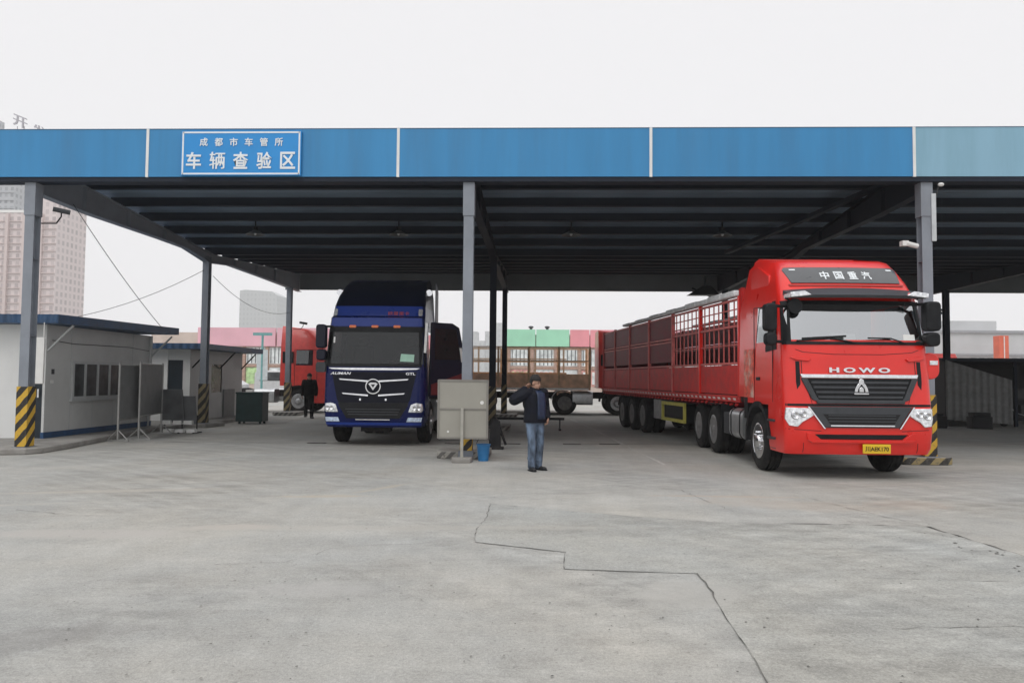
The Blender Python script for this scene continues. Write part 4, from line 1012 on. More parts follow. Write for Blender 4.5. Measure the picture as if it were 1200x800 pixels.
# ------------------------------------------------------------------ cabins (left)
WPN = ribbed('panel_white', (.76, .77, .76), axis=2, pitch=.9, depth=.05, rough=.45, var=.04, scale=1.5, dirt=.2, dirtcol=(.35, .34, .32, 1))
WPG = mat('panel_grey', (.60, .61, .60), rough=.5, var=.05, scale=1.5, dirt=.25, dirtcol=(.24, .24, .24, 1))
NVY = mat('navy_door', (.006, .015, .024), rough=.4, var=.2)
BRF = ribbed('blue_roof_sheet', (.02, .07, .16), axis=0, pitch=.25, depth=.8, rough=.45, var=.25, scale=4, dirt=.5, dirtcol=(.05, .07, .10, 1))
FRM = mat('window_frame_pale', (.5, .52, .52), rough=.4, var=.06)
PANE = mat('dusty_window', (.06, .065, .068), rough=.15, var=.4, scale=3)
SKT = mat('skirt_blue', (.02, .07, .17), rough=.5, var=.2)
c1 = thing('prefab_cabin', 'grey and white prefab cabin with blue roof and sliding window at far left', 'cabin', (-11.55, 17.6, .12))
MB().box(-.06, 0, 0, 4.95, .14, 2.66).build('side_wall', WPG, c1)
MB().box(-8, -.56, .0, .06, 0, 2.66).build('front_wall', WPN, c1)
MB().box(-.56, -.06, .02, .06, 2.06, 2.66).build('door_surround', WPG, c1)
MB().box(-8, -.062, 4.9, 4.95, 0, 2.66).build('rear_wall', WPG, c1)
for yy in (.96, 1.92, 2.88, 3.84): MB().box(.0, .006, yy-.012, yy+.012, .14, .86 if 1.0 < yy < 3.2 else 2.66).build('panel_joint', FRM, c1)
for xx in (-1.6, -2.6, -3.6, -4.6): MB().box(xx-.012, xx+.012, -.006, 0, 0, 2.66).build('panel_joint', FRM, c1)
d1 = MB().box(-.56, -.06, .03, .07, 0, 2.05).build('door', NVY, c1)
MB().box(-.17, -.13, -.02, .03, .95, 1.15).build('handle', CHR, d1)
MB().box(-.07, .012, -.01, 4.96, 0, .138).build('skirt', SKT, c1)
MB().box(-8, -.66, -1.0, .0, .1, 2.55).build('front_wing', WPN, c1) if False else None
q = MB(); q.add([(-8, -.55, 2.66), (.62, -.55, 2.66), (.62, 5.3, 2.72), (-8, 5.3, 2.72), (-8, -.55, 2.86), (.62, -.55, 2.86), (.62, 5.3, 2.92), (-8, 5.3, 2.92)], [(0, 1, 2, 3), (4, 7, 6, 5), (0, 4, 5, 1), (1, 5, 6, 2), (2, 6, 7, 3), (3, 7, 4, 0)])
q.build('roof', BRF, c1, smooth=False)
for yy in (.05, 4.9): MB().bar((0, yy, 2.05), (.6, yy, 2.64), .04, .04).build('roof_bracket', FRM, c1)
wn = MB()
y0, y1, z0, z1 = 1.0, 3.2, .88, 1.83
for a in (rect(y0, y1, z0, z0+.07), rect(y0, y1, z1-.07, z1), rect(y0, y0+.07, z0+.07, z1-.07), rect(y1-.07, y1, z0+.07, z1-.07)): wn.prism(a, 'yz', .0, .045)
for k in (1, 2, 3): yy = y0+(y1-y0)*k/4; wn.prism(rect(yy-.035, yy+.035, z0+.07, z1-.07), 'yz', .0, .04)
wn = wn.build('window', FRM, c1)
MB().prism(rect(y0+.05, y1-.05, z0+.05, z1-.05), 'yz', .002, .014).build('pane', PANE, wn)
MB().prism(rect(y0-.05, y1+.05, z0-.05, z0), 'yz', .0, .07).build('sill', FRM, wn)
MB().prism(rect(.22, .32, 1.5, 1.62), 'yz', 0, .01).prism(rect(.2, .3, 1.28, 1.36), 'yz', 0, .01, 1).build('wall_notice', [GRY, WHT], c1)
text('lettering', 'Es', BLK, c1, .26, .2, lambda u, v, t: (-1.22+u, -.002-t, .08+v), bold=.03, shear=.3, thick=.006)
tag(MB().box(-11.44, -11.18, 16.95, 17.0, 1.4, 2.45).box(-11.42, -11.40, 16.97, 16.99, 2.45, 2.79).box(-11.22, -11.2, 16.97, 16.99, 2.45, 2.79).build('hanging_sign', WHT, bevel=.01), 'blank white board hanging from the cabin roof beside the left column', 'sign')
MB().cyl((.03, 4.75, 0), (.03, 4.75, 2.6), .03, 8).build('drain_pipe', FRM, c1)
MB().path([(.012, .2, 2.3), (.012, 1.0, 2.25), (.012, 3.6, 2.27), (.012, 4.8, 2.2)], .008, 6).build('wall_cable', BLK, c1)
c2 = thing('prefab_cabin', 'smaller dark-roofed prefab cabin with dark door behind the grey boards', 'cabin', (-11.5, 25.0, .12))
MB().box(-.06, 0, .001, 1.6, 0, 2.35).box(-.06, 0, 2.5, 4.4, 0, 2.35).box(-.06, 0, 1.6, 2.5, 0, .9).box(-.06, 0, 1.6, 2.5, 1.9, 2.35).build('side_wall', WPG, c2)
MB().prism(rect(1.6, 2.5, .9, 1.9), 'yz', -.04, -.02).build('window', PANE, c2)
MB().box(-5, -.75, -.06, 0, 0, 2.35).build('front_wall', WPN, c2)
MB().box(-.24, .0, -.05, 0, 0, 2.35).box(-.75, -.24, -.05, 0, 2.0, 2.35).build('corner_panel', WPG, c2)
MB().box(-.74, -.25, -.03, 0, 0, 2.0).build('door', NVY, c2)
MB().box(-5, .62, -.5, 4.9, 2.36, 2.54).build('roof', BRF, c2, smooth=False)
for yy in (.1, 2.3, 4.3): MB().bar((0, yy, 1.75), (.55, yy, 2.33), .04, .04).build('roof_bracket', CHS, c2)
MB().box(.002, .05, 2.62, 3.6, 0, 1.0).build('cupboard', mat('cupboard_grey', (.2, .21, .21), rough=.5), c2)
tag(MB().box(-.45, .45, -.3, .3, .08, 1.02).box(-.47, .47, -.32, .32, 1.02, 1.07).cyl((-.35, -.2, 0), (-.35, -.2, .08), .04).cyl((.35, -.2, 0), (.35, -.2, .08), .04).cyl((-.35, .2, 0), (-.35, .2, .08), .04).cyl((.35, .2, 0), (.35, .2, .08), .04).box(-.05, .05, -.32, -.301, .85, .9).build('storage_bin', mat('bin_green', (.012, .035, .035), rough=.5, var=.2), bevel=.02, loc=(-9.75, 25.9, 0)), 'dark green storage bin beside the second cabin', 'bin')

# steel folding barriers by the cabin
def stand_panel(name, label, p0, p1, zb, zt, mt, foot=.28, group=None):
    t = thing(name, label, 'barrier', (p0[0], p0[1], 0), 0, group)
    d = Vector((p1[0]-p0[0], p1[1]-p0[1], 0)); n = Vector((-d.y, d.x, 0)).normalized()
    q = MB()
    for k in (0, 1):
        P = d*k; q.cyl(P+Vector((0, 0, .03)), P+Vector((0, 0, zt+.05)), .028, 8)
        q.bar(P+n*foot+Vector((0, 0, .02)), P-n*foot+Vector((0, 0, .02)), .05, .04)
        for s in (1, -1): q.cyl(P+n*foot*s*.9+Vector((0, 0, .04)), P+Vector((0, 0, .28)), .014, 6)
    q.cyl((0, 0, zt), d+Vector((0, 0, zt)), .02); q.cyl((0, 0, zb), d+Vector((0, 0, zb)), .02)
    q.build('frame', mat('galvanised', (.33, .33, .32), rough=.4, metal=.5, var=.15), t)
    q = MB()
    dn = d.normalized(); a = dn*.04; b = d-dn*.04
    q.add([a+n*.006+Vector((0, 0, zb+.02)), b+n*.006+Vector((0, 0, zb+.02)), b+n*.006+Vector((0, 0, zt-.02)), a+n*.006+Vector((0, 0, zt-.02)),
           a-n*.006+Vector((0, 0, zb+.02)), b-n*.006+Vector((0, 0, zb+.02)), b-n*.006+Vector((0, 0, zt-.02)), a-n*.006+Vector((0, 0, zt-.02))],
          [(0, 1, 2, 3), (4, 7, 6, 5), (0, 4, 5, 1), (1, 5, 6, 2), (2, 6, 7, 3), (3, 7, 4, 0)])
    for k in range(1, 6): z = zb+(zt-zb)*k/6; q.cyl(a+Vector((0, 0, z)), b+Vector((0, 0, z)), .009, 6)
    q.build('panel', mt, t); return t
PG = mat('panel_dull', (.16, .165, .165), rough=.6, var=.15, scale=4)
stand_panel('barrier_panel', 'narrow grey barrier panel on steel feet nearest the cabin window', (-10.25, 18.45), (-10.2, 19.35), .52, 1.85, PG, group='folding barrier panels by the cabin')
stand_panel('barrier_panel', 'wider grey barrier panel on steel feet behind the narrow one', (-10.0, 18.95), (-10.45, 21.0), .58, 1.9, PG, group='folding barrier panels by the cabin')
bs = thing('board_stack', 'dark grey boards leaning together on white blocks between the two cabins', 'boards', (-10.0, 21.3, 0))
Mt = Matrix.Rotation(R(12), 4, 'X')
MB().box(-.55, .1, 0, .03, .3, 1.25, M=Mt).box(-.2, .42, .06, .09, .25, 1.05, M=Mt).build('board', mat('board_dark', (.10, .105, .11), rough=.6, var=.3, scale=3), bs)
q = MB()
for i in range(3): q.box(-.5+i*.3, -.27+i*.3, -.15, .05, .25, .36); q.box(-.45+i*.33, -.22+i*.33, -.2, .0, 0.02, .12)
q.build('block', WHT, bs, bevel=.01)
q = MB()
for x in (-.5, 0, .42): q.cyl((x, -.25, .02), (x, .3, .02), .018); q.cyl((x, 0, .02), (x, .0, .5), .018)
q.build('stand_frame', CHS, bs)
# sheet board on stand by the middle column
bd = thing('screen_board', 'large beige metal screen on a single foot beside the blue truck', 'barrier', (-1.47, 14.85, 0), R(2))
SCR = mat('screen_beige', (.33, .32, .28), rough=.5, var=.05, scale=2, dirt=.2, dirtcol=(.22, .2, .17, 1))
MB().box(-.46, .47, 0, .025, .47, 1.56).build('panel', SCR, bd)
q = MB()
for x in (-.47, .475): q.box(x-.02, x+.02, -.012, .04, .45, 1.58)
q.box(-.47, .475, -.012, .04, 1.545, 1.585).box(-.47, .475, -.012, .04, .44, .475).box(-.45, .455, -.014, -.001, 1.0, 1.03); q.build('frame', mat('screen_frame', (.22, .21, .19), rough=.5), bd)
MB().box(-.035, .02, -.06, -.015, .08, 1.03).build('post', mat('post_beige', (.38, .37, .33), rough=.5), bd)
MB().prism([(-.19, -.2), (.17, -.2), (.2, .12), (-.2, .12)], 'xy', 0, .09).build('foot', KRB, bd, bevel=.015)
MB().lathe([(0, -.006), (.02, -.006), (.022, 0)], (-.28, 0, .58), 'y', 12).lathe([(0, -.004), (.035, -.004), (.037, 0)], (.37, 0, 1.14), 'y', 12).build('rivet_plate', WHT, bd)
bk = thing('blue_bucket', 'small blue plastic bucket on the ground right of the beige screen', 'bucket', (-1.08, 15.1, 0))
MB().lathe([(.1, 0), (.13, .3), (.142, .31), (.142, .33), (.125, .33), (.095, .02), (0, .02)], (0, 0, 0), 'z', 20).build('tub', mat('bucket_blue', (.02, .16, .38), rough=.4, var=.15), bk)
MB().path([(.135*math.cos(a), 0, .32+.14*math.sin(a)) for a in [math.pi*i/10 for i in range(11)]], .006, 6).build('handle', BLK, bk)
tag(MB().box(-1.2, 1.1, -.06, .06, .32, .40).box(-1.1, -1.02, -.2, .2, 0, .06).box(-1.08, -1.04, -.03, .03, .06, .32).box(.92, 1.0, -.2, .2, 0, .06).box(.94, .98, -.03, .03, .06, .32).build('low_barrier', BLK, loc=(-.3, 24.2, 0)), 'low black barrier bar lying behind the middle columns', 'barrier')
tag(MB().prism([(-.14, 0), (.14, 0), (.12, .62), (.02, .72), (-.1, .6)], 'xz', -.08, .08).box(-.2, .2, -.14, .14, 0, .05).cyl((.1, 0, .5), (.25, 0, .1), .03).build('machine_stand', CHS, loc=(-1.0, 17.6, 0)), 'dark metal floor machine with hoses behind the beige screen', 'machine')

# ------------------------------------------------------------------ shed (right)
rs = thing('side_shed', 'dark lean-to shed with grey corrugated end wall beyond the red truck', 'shed', (14.85, 28.6, 0))
MB().prism([(0, .25), (2.35, .1), (2.35, 1.7), (0, 2.42)], 'xz', 0, .05).build('end_wall', ribbed('shed_sheet', (.2, .205, .2), axis=0, pitch=.25, depth=1, rough=.6, var=.15, dirt=.4, dirtcol=(.05, .05, .05, 1)), rs)
MB().box(-.1, 9, .06, 5, 2.38, 2.5).build('roof', STEELD, rs)
MB().box(0, 9, 4.9, 5, 0, 2.38).box(-.02, .06, .05, 5, 0, 2.38).build('back_wall', mat('shed_dark', (.03, .03, .033), rough=.8), rs)
for x in (2.5, 5, 7.5): MB().box(x, x+.1, .1, .2, 0, 2.38).build('post', STEELD, rs)
def cl(label, x, y, parts, name, cat, mt):
    q = MB()
    for p in parts: q.box(*p)
    return tag(q.build(name, mt, loc=(x, y, 0), bevel=.02), label, cat)
cl('black rubber block in front of the shed wall, the left one', 14.0, 27.8, [(-.35, .35, -.2, .2, 0, .42), (-.25, .25, -.15, .15, .42, .5)], 'ballast_block', 'block', BLK)
cl('black rubber block in front of the shed wall, the right one', 15.45, 27.6, [(-.35, .35, -.2, .2, 0, .42), (-.3, .3, -.18, .18, .42, .56)], 'ballast_block', 'block', BLK)
mc = thing('repair_trolley', 'dark loaded repair trolley standing under the shed roof', 'trolley', (17.6, 29.2, 0))
MB().box(-.7, .8, -.3, .3, .35, .42).box(-.6, 0, -.25, .25, .42, 1.0).box(.1, .6, -.25, .25, .42, .8).box(-.3, .3, -.2, .2, 1.0, 1.4).build('load', mat('trolley_grey', (.05, .052, .05), rough=.6, var=.3), mc, bevel=.02)
MB().path([(.8, -.28, .4), (1.1, -.28, 1.1)], .025).path([(-1.1, -.3, 1.5), (-.1, -.32, .5), (.4, -.32, .35)], .02).build('handle', ALU, mc)
for x in (-.55, .6): MB().lathe([(.14, -.05), (.16, 0), (.14, .05)], (x, -.32, .16), 'y', 16).build('wheel', RUB, mc)

# ------------------------------------------------------------------ far buildings
def facade_mat(name, wall, win, sx_, sz, fw=.45, fh=.5, var=.1, axis=0):
    m = bpy.data.materials.new(name); m.use_nodes = True
    N = m.node_tree.nodes; L = m.node_tree.links; p = N['Principled BSDF']
    tc = N.new('ShaderNodeTexCoord'); s = N.new('ShaderNodeSeparateXYZ'); L.new(tc.outputs['Object'], s.inputs[0])
    def mt(op, a, b):
        n = N.new('ShaderNodeMath'); n.operation = op
        for i, v in enumerate((a, b)):
            if isinstance(v, (int, float)): n.inputs[i].default_value = v
            elif v is not None: L.new(v, n.inputs[i])
        return n.outputs[0]
    ax_ = mt('ADD', s.outputs[0], s.outputs[1])
    a = mt('LESS_THAN', mt('FRACT', mt('DIVIDE', ax_, sx_), None), fw)
    b = mt('LESS_THAN', mt('FRACT', mt('DIVIDE', s.outputs[2], sz), None), fh)
    f = mt('MULTIPLY', a, b)
    wn_ = N.new('ShaderNodeTexWhiteNoise'); wn_.noise_dimensions = '2D'
    cb_ = N.new('ShaderNodeCombineXYZ'); L.new(mt('FLOOR', mt('DIVIDE', ax_, sx_), None), cb_.inputs[0]); L.new(mt('FLOOR', mt('DIVIDE', s.outputs[2], sz), None), cb_.inputs[1])
    L.new(cb_.outputs[0], wn_.inputs['Vector'])
    f = mt('MULTIPLY', f, mt('ADD', mt('MULTIPLY', wn_.outputs[0], .6), .4))
    mx = N.new('ShaderNodeMix'); mx.data_type = 'RGBA'; mx.inputs[6].default_value = wall; mx.inputs[7].default_value = win
    L.new(f, mx.inputs[0]); L.new(mx.outputs[2], p.inputs['Base Color']); p.inputs['Roughness'].default_value = .7
    return m
FPK = facade_mat('facade_pink_hazed', (.66, .58, .57, 1), (.40, .35, .35, 1), 2.9, 3.0, .5, .62)  # wall and window colours lightened to add painted haze
FGR = facade_mat('facade_grey', (.42, .44, .46, 1), (.2, .22, .24, 1), 3, 3.2, .5, .55)
pb = thing('apartment_block', 'tall pinkish apartment block with dense windows at far left', 'building', (-208, 300, 0))
MB().box(-56, 13.5, 0, 20, 0, 66.5).box(7.0, 13.5, .01, 20, 66.5, 90).build('wall', FPK, pb)
for x in range(-56, 12, 7): MB().box(x, x+1.2, -1.2, 0, 0, 66).build('pilaster', mat('balcony_pink', (.6, .5, .48), rough=.7), pb)
q = MB()
for z in range(3, 66, 3): q.box(-56, 13.4, -.7, -.05, z-.15, z+.15)
q.build('floor_band', MATS['balcony_pink'], pb)
MB().box(-56, 7.0, -.3, 0, 66.5, 67.6).build('parapet', WHT, pb)
gb = thing('office_tower', 'pale grey tower rising above the canopy edge at far left', 'building', (-264, 370, 0))
MB().box(-60, -20.5, 0, 22, 0, 134.5).box(-20.5, 2, 0, 22, 0, 117).build('wall', FGR, gb)
q = MB()
for z in range(4, 116, 4): q.box(-60, 2, -.5, 0, z-.2, z+.2)
q.build('floor_band', mat('band_grey', (.4, .42, .44), rough=.7), gb)
rsn = thing('rooftop_sign', 'grey skeletal rooftop lettering above the left end of the blue fascia', 'sign', (-251, 369, 119))
text('lettering', '开', mat('sign_grey', (.34, .33, .37), rough=.6), rsn, 7.2, 5.6, lambda u, v, t: (-8.7+u, -t, 8.2+v-u*.4), bold=.01, thick=.6)
text('lettering', '发', MATS['sign_grey'], rsn, 6.5, 5.6, lambda u, v, t: (1.2+u, -t, 3.4+v-u*.4), bold=.01, thick=.6)
q = MB()
for x in (-10.5, -7, -.5, 3): q.cyl((x, .5, -2), (x, .5, 6 if x < -5 else 2), .2)
q.bar((-13, .6, -2), (5, .6, -2), .3, .3)
q.build('sign_frame', MATS['sign_grey'], rsn)
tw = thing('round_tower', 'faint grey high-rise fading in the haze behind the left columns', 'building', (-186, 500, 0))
MB().prism([(-12.5, 0), (12.5, 0), (12.5, 55), (9, 57.5), (-9, 58.5), (-12.5, 58)], 'xz', 0, 20).build('wall', facade_mat('facade_tower_hazed', (.52, .54, .545, 1), (.45, .47, .475, 1), 2.5, 3.2), tw)  # pale low-contrast colours carry painted haze on top of the volume
# market hall, haze whitening mixed into its pale colours
MKW = mat('market_wall', (.62, .52, .46), rough=.7, var=.15, scale=.5); MKP = mat('market_brown', (.45, .30, .24), rough=.7, var=.2)
PNK = mat('board_pink', (.80, .46, .53), rough=.6, var=.1, scale=.4); PNK2 = mat('board_rose', (.82, .33, .37), rough=.6, var=.1, scale=.5); GRN = mat('board_green', (.38, .74, .53), rough=.6, var=.1, scale=.5)
WNA = mat('shop_window_pale', (.78, .82, .82), rough=.3, var=.3, scale=2); WNB = mat('shop_window_dark', (.2, .22, .23), rough=.3, var=.3); POS = mat('shop_poster', (.72, .38, .34), rough=.5, var=.5, scale=3); POG = mat('shop_poster_green', (.5, .7, .36), rough=.5, var=.4, scale=3)
rr = random.Random(3)
def market(label, xa, xb, boards):
    mk = thing('market_hall', label, 'building', (0, 70, 0))
    MB().box(xa, xb, 0, 14, 0, 5.6).build('wall', MKW, mk)
    for x0, x1, mt_, z0 in boards: MB().box(x0, x1-.06, -.3, -.02, z0, 6.05).build('signboard', mt_, mk)
    k = 0; x = xa+.4
    while x < xb-1.8:
        wd = MB().box(x, x+1.75, -.06, -.001, 2.75, 4.25).build('window', WNA, mk)
        q = MB()
        for i in range(5): q.box(x+.1+i*.36, x+.19+i*.36, -.09, -.061, 2.8, 4.2)
        q.build('mullion', WNB, wd)
        wd = MB().box(x, x+1.75, -.06, -.001, .9, 2.4).build('window', rr.choice([POG, WNA, WNA, POS]), mk)
        q = MB()
        for i in range(4): q.box(x+.12+i*.42, x+.36+i*.42, -.09, -.061, 1.1, 2.2)
        q.build('poster', rr.choice([POS, POG, WNA]), wd)
        MB().box(x-.3, x-.06, -.2, -.001, 0, 4.4).build('pilaster', MKP, mk)
        x += 2.15
    MB().box(xa, xb, -.15, -.002, 2.45, 2.65).build('ledge', MKP, mk)
    return mk
market('low pink-boarded market hall behind the cabins and side-on red truck', -36, -16.9, ((-31.5, -24.2, PNK, 4.35), (-24.1, -17, PNK, 4.35)))
mk = market('long market hall with green and pink signboards behind the brown lorry', -3, 33, ((-2.95, -.3, GRN, 4.45), (-.28, 2.78, GRN, 4.45), (2.8, 4.6, PNK2, 4.45), (4.62, 12, PNK2, 4.45), (12.2, 22, PNK, 4.4), (22.1, 33, mat('board_pale', (.6, .58, .56), rough=.6), 4.4)))
for x in (-.9, .6): MB().box(x, x+.25, 1, 1.2, 5.6, 6.3).ball((x+.12, 1.1, 6.35), (.25, .2, .12)).build('roof_vent', GRY, mk)
# parked pale vehicles in front of the market
def van(x, y, rz, paint, label):
    t = thing('parked_van', label, 'van', (x, y, 0), rz, 'vans parked before the market hall')
    MB().prism([(0, .4), (0, 1.05), (.5, 1.3), (1.1, 1.95), (4.3, 2.0), (4.5, 1.8), (4.55, .4)], 'yz', -.85, .85).build('body', paint, t, bevel=.05)
    for s in (-1, 1):
        MB().prism([(.72, 1.35), (1.2, 1.85), (2.0, 1.87), (2.0, 1.3)], 'yz', s*.852, s*.86).prism([(2.1, 1.3), (2.1, 1.87), (4.1, 1.87), (4.2, 1.3)], 'yz', s*.852, s*.86).build('side_window', PANE, t)
        for yy in (.85, 3.7):
            MB().lathe([(.18, -.1), (.3, -.1), (.33, -.06), (.33, .06), (.3, .1), (.18, .1), (0, .08)], (s*.78, yy, .33), 'x', 20).build('wheel', RUB, t)
    MB().add([(-.75, .55, 1.32), (.75, .55, 1.32), (.7, 1.08, 1.9), (-.7, 1.08, 1.9)], [(0, 1, 2, 3)]).build('windshield', PANE, t) if False else MB().prism([(.5, 1.315), (1.08, 1.96), (1.09, 1.94), (.53, 1.3)], 'yz', -.75, .75).build('windshield', PANE, t)
    return t
for i, (x, y, rz, lb) in enumerate(((-19.5, 50, 80, 'white van parked beyond the dark green bin, nearest the cabin'), (-14.6, 52, 95, 'white van parked beyond the bin, nearer the red side-on truck'), (24, 52, 85, 'white van parked beyond the right shed'), (-6.4, 51, 92, 'white van seen between the middle columns and the blue truck'))):
    van(x, y, R(rz), WHF, lb)
# teal-topped pole by the bin
pl_ = thing('sign_post', 'slim teal sign post standing beyond the second cabin', 'post', (-14.6, 40, 0))
MB().cyl((0, 0, 0), (0, 0, 3.8), .06).box(-.5, .5, -.05, .05, 3.75, 3.9).build('post', mat('teal_post', (.18, .42, .42), rough=.5), pl_)
MB().box(-.28, .3, -.03, .03, 1.4, 3.0).build('panel', mat('post_panel', (.6, .66, .68), rough=.5), pl_)
# right side far buildings
fb = thing('warehouse', 'long pale flat-roofed warehouse beyond the right shed', 'building', (70, 118, 0))
MB().box(-14, 60, 0, 20, 0, 9.2).box(-8, 0, 2, 12, 9.2, 11).build('wall', mat('warehouse_pale', (.55, .56, .57), rough=.7, var=.08, scale=.3), fb)
MB().box(-14.1, 60, -.3, 0, 5.6, 5.9).box(-14.1, 60, -.3, 0, 9.0, 9.4).build('cornice', mat('cornice_grey', (.35, .36, .38), rough=.7), fb)
q = MB()
for i in range(16): q.box(-5+i*1.2, -4.3+i*1.2, -.1, -.002, 4.2, 5.3)
q.build('window', mat('warehouse_window', (.25, .27, .28), rough=.4, var=.3), fb)
ob = thing('advert_tower', 'upright orange-red advertising block above the right shed', 'billboard', (65.8, 112, 0))
MB().box(-.1, 1.2, 0, 1.5, 0, 8.3).build('block', mat('advert_orange', (.72, .14, .07), rough=.5, var=.1, scale=.8), ob)
MB().box(.5, .6, -.1, -.001, 2, 8.2).build('edge_strip', WHT, ob)
fh = thing('factory_roof', 'low white factory roof seen at the far right edge', 'building', (92, 130, 0))
MB().prism([(-16, 0), (16, 0), (16, 7), (0, 9.6), (-16, 7.6)], 'xz', 0, 20).build('wall', mat('factory_white', (.6, .6, .6), rough=.7, var=.06), fh)
for i in range(2):
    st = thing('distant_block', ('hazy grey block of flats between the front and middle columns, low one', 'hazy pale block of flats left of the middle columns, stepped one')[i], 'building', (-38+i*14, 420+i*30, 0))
    MB().box(-8, 8, 0, 12, 0, 22+i*7).box(-3, 4, 0, 12, 22+i*7, 27+i*7).build('wall', MATS.get('x') or bpy.data.materials['facade_tower_hazed'], st)

# ------------------------------------------------------------------ smoggy air
hm_ = bpy.data.materials.new('haze_air'); hm_.use_nodes = True; hn = hm_.node_tree
hn.nodes.remove(hn.nodes['Principled BSDF']); pv = hn.nodes.new('ShaderNodeVolumePrincipled')
pv.inputs['Color'].default_value = (.98, .985, 1, 1); pv.inputs['Density'].default_value = HAZE
hn.links.new(pv.outputs[0], hn.nodes['Material Output'].inputs['Volume'])
tag(MB().box(-560, 560, -20, 760, -1, 142).build('haze', hm_, smooth=False), kind='stuff')

# ------------------------------------------------------------------ wires, small fittings
WIR = mat('cable_black', (.03, .03, .032), rough=.6)
def cable(pts, sag, label, r=.008, n=14, name='cable'):
    P = []
    for a, b in zip(pts, pts[1:]):
        a, b = Vector(a), Vector(b)
        for i in range(n): t = i/n; p = a.lerp(b, t); p.z -= sag*4*t*(1-t); P.append(p)
    P.append(Vector(pts[-1])); return tag(MB().path(P, r, 6).build(name, WIR), label, 'cable')
cable([(-10.4, 16.6, 5.4), (-10.75, 21.5, 2.95)], .1, 'black cable slanting from the canopy corner down to the cabin roof')
cable([(-16, 21, 2.95), (-10.6, 23.8, 4.95)], .5, 'thin cable sagging from the cabin roof up to the second left column')
cable([(-10.4, 24, 4.78), (-10.5, 31.9, 4.3)], .45, 'thin cable sagging between the second and third left columns')
def wall_cam(x, y, z, sx_, label):
    t = thing('security_camera', label, 'camera', (x, y, z))
    MB().path([(0, 0, 0), (.32*sx_, 0, 0), (.42*sx_, 0, .14), (.42*sx_, 0, .24)], .014).build('bracket', CHS, t)
    MB().cyl((.3*sx_, -.1, .28), (.56*sx_, .08, .24), .05).build('housing', GRY, t)
wall_cam(-10.38, 15.5, 4.75, 1, 'small camera on a bent bracket on the left front column')
wall_cam(-10.38, 32, 3.6, 1, 'small camera on the third left column')
tag(MB().cyl((0, 0, 0), (-.25, -.05, .05), .05).box(-.32, -.2, -.08, .06, .0, .1).build('security_camera', WHT, loc=(7.48, 15.4, 4.3)), 'white camera on the right front column above the red truck', 'camera')
sp = thing('junction_box', 'narrow grey box and cables strapped to the right front column', 'fitting', (7.75, 15.42, 4.4))
MB().box(0, .09, -.06, .04, 0, .95).build('casing', ALU, sp)
MB().path([(.1, -.05, .9), (.16, -.05, 1.15), (.1, -.05, 1.35), (.14, -.05, 1.25)], .012).build('cable_loop', WIR, sp)
MB().ball((.18, -.08, 1.12), (.06, .05, .04)).build('siren', WHT, sp)
fl = thing('flood_light', 'small dark floodlight under the canopy beam above the red trailer', 'lamp', (6.45, 30, 4.9))
MB().prism([(-.7, 0), (.5, 0), (.15, .35), (-.15, .35)], 'xz', -.25, .25).build('hood', BLK, fl)
MB().cyl((0, 0, .3), (0, 0, .75), .03).build('bracket', BLK, fl)

# ------------------------------------------------------------------ people
SKIN = mat('skin', (.42, .24, .17), rough=.55, var=.06, scale=10)
HAIR = mat('hair_black', (.015, .014, .014), rough=.8, var=.3, scale=40, bump=.4)
def remesh(o, vox=.014, sm=3):
    r = o.modifiers.new('remesh', 'REMESH'); r.mode = 'VOXEL'; r.voxel_size = vox; r.use_smooth_shade = True
    s = o.modifiers.new('smooth', 'SMOOTH'); s.iterations = sm; s.factor = .5
def ringloft(mb, rings, n=18):
    """rings of (cx, cy, z, rx, ry)"""
    vs = [(cx+rx*math.cos(2*math.pi*i/n), cy+ry*math.sin(2*math.pi*i/n), z) for cx, cy, z, rx, ry in rings for i in range(n)]
    fs = [(k*n+i, k*n+(i+1) % n, (k+1)*n+(i+1) % n, (k+1)*n+i) for k in range(len(rings)-1) for i in range(n)]
    fs += [tuple(range(n-1, -1, -1)), tuple(range((len(rings)-1)*n, len(rings)*n))]; mb.add(vs, fs)
def hand(mb, wrist, d, up, s=1):
    """palm and five curled fingers; d = direction, up = back of the hand normal, thumb to side s"""
    wrist, d, up = Vector(wrist), Vector(d).normalized(), Vector(up).normalized(); sd_ = d.cross(up).normalized()*s
    up = sd_.cross(d).normalized()*s
    for k in (-.028, -.009, .009, .028): mb.limb([wrist+sd_*k*.6, wrist+d*.085+sd_*k], [.017, .014], 8)
    for k, ln in ((-.03, .062), (-.01, .078), (.011, .082), (.031, .072)):
        b = wrist+d*.085+sd_*k
        p1 = b+(d*.9-up*.3)*ln*.45; p2 = p1+(d*.55-up*.8)*ln*.32; p3 = p2+(d*.1-up)*ln*.25
        mb.limb([b, p1, p2, p3], [.0105, .0095, .009, .0075], 8)
    b = wrist+d*.025+sd_*.032; mb.limb([b, b+(d*.6+sd_*.7-up*.3)*.04, b+(d*.95+sd_*.5-up*.5)*.068], [.014, .0115, .0095], 8)
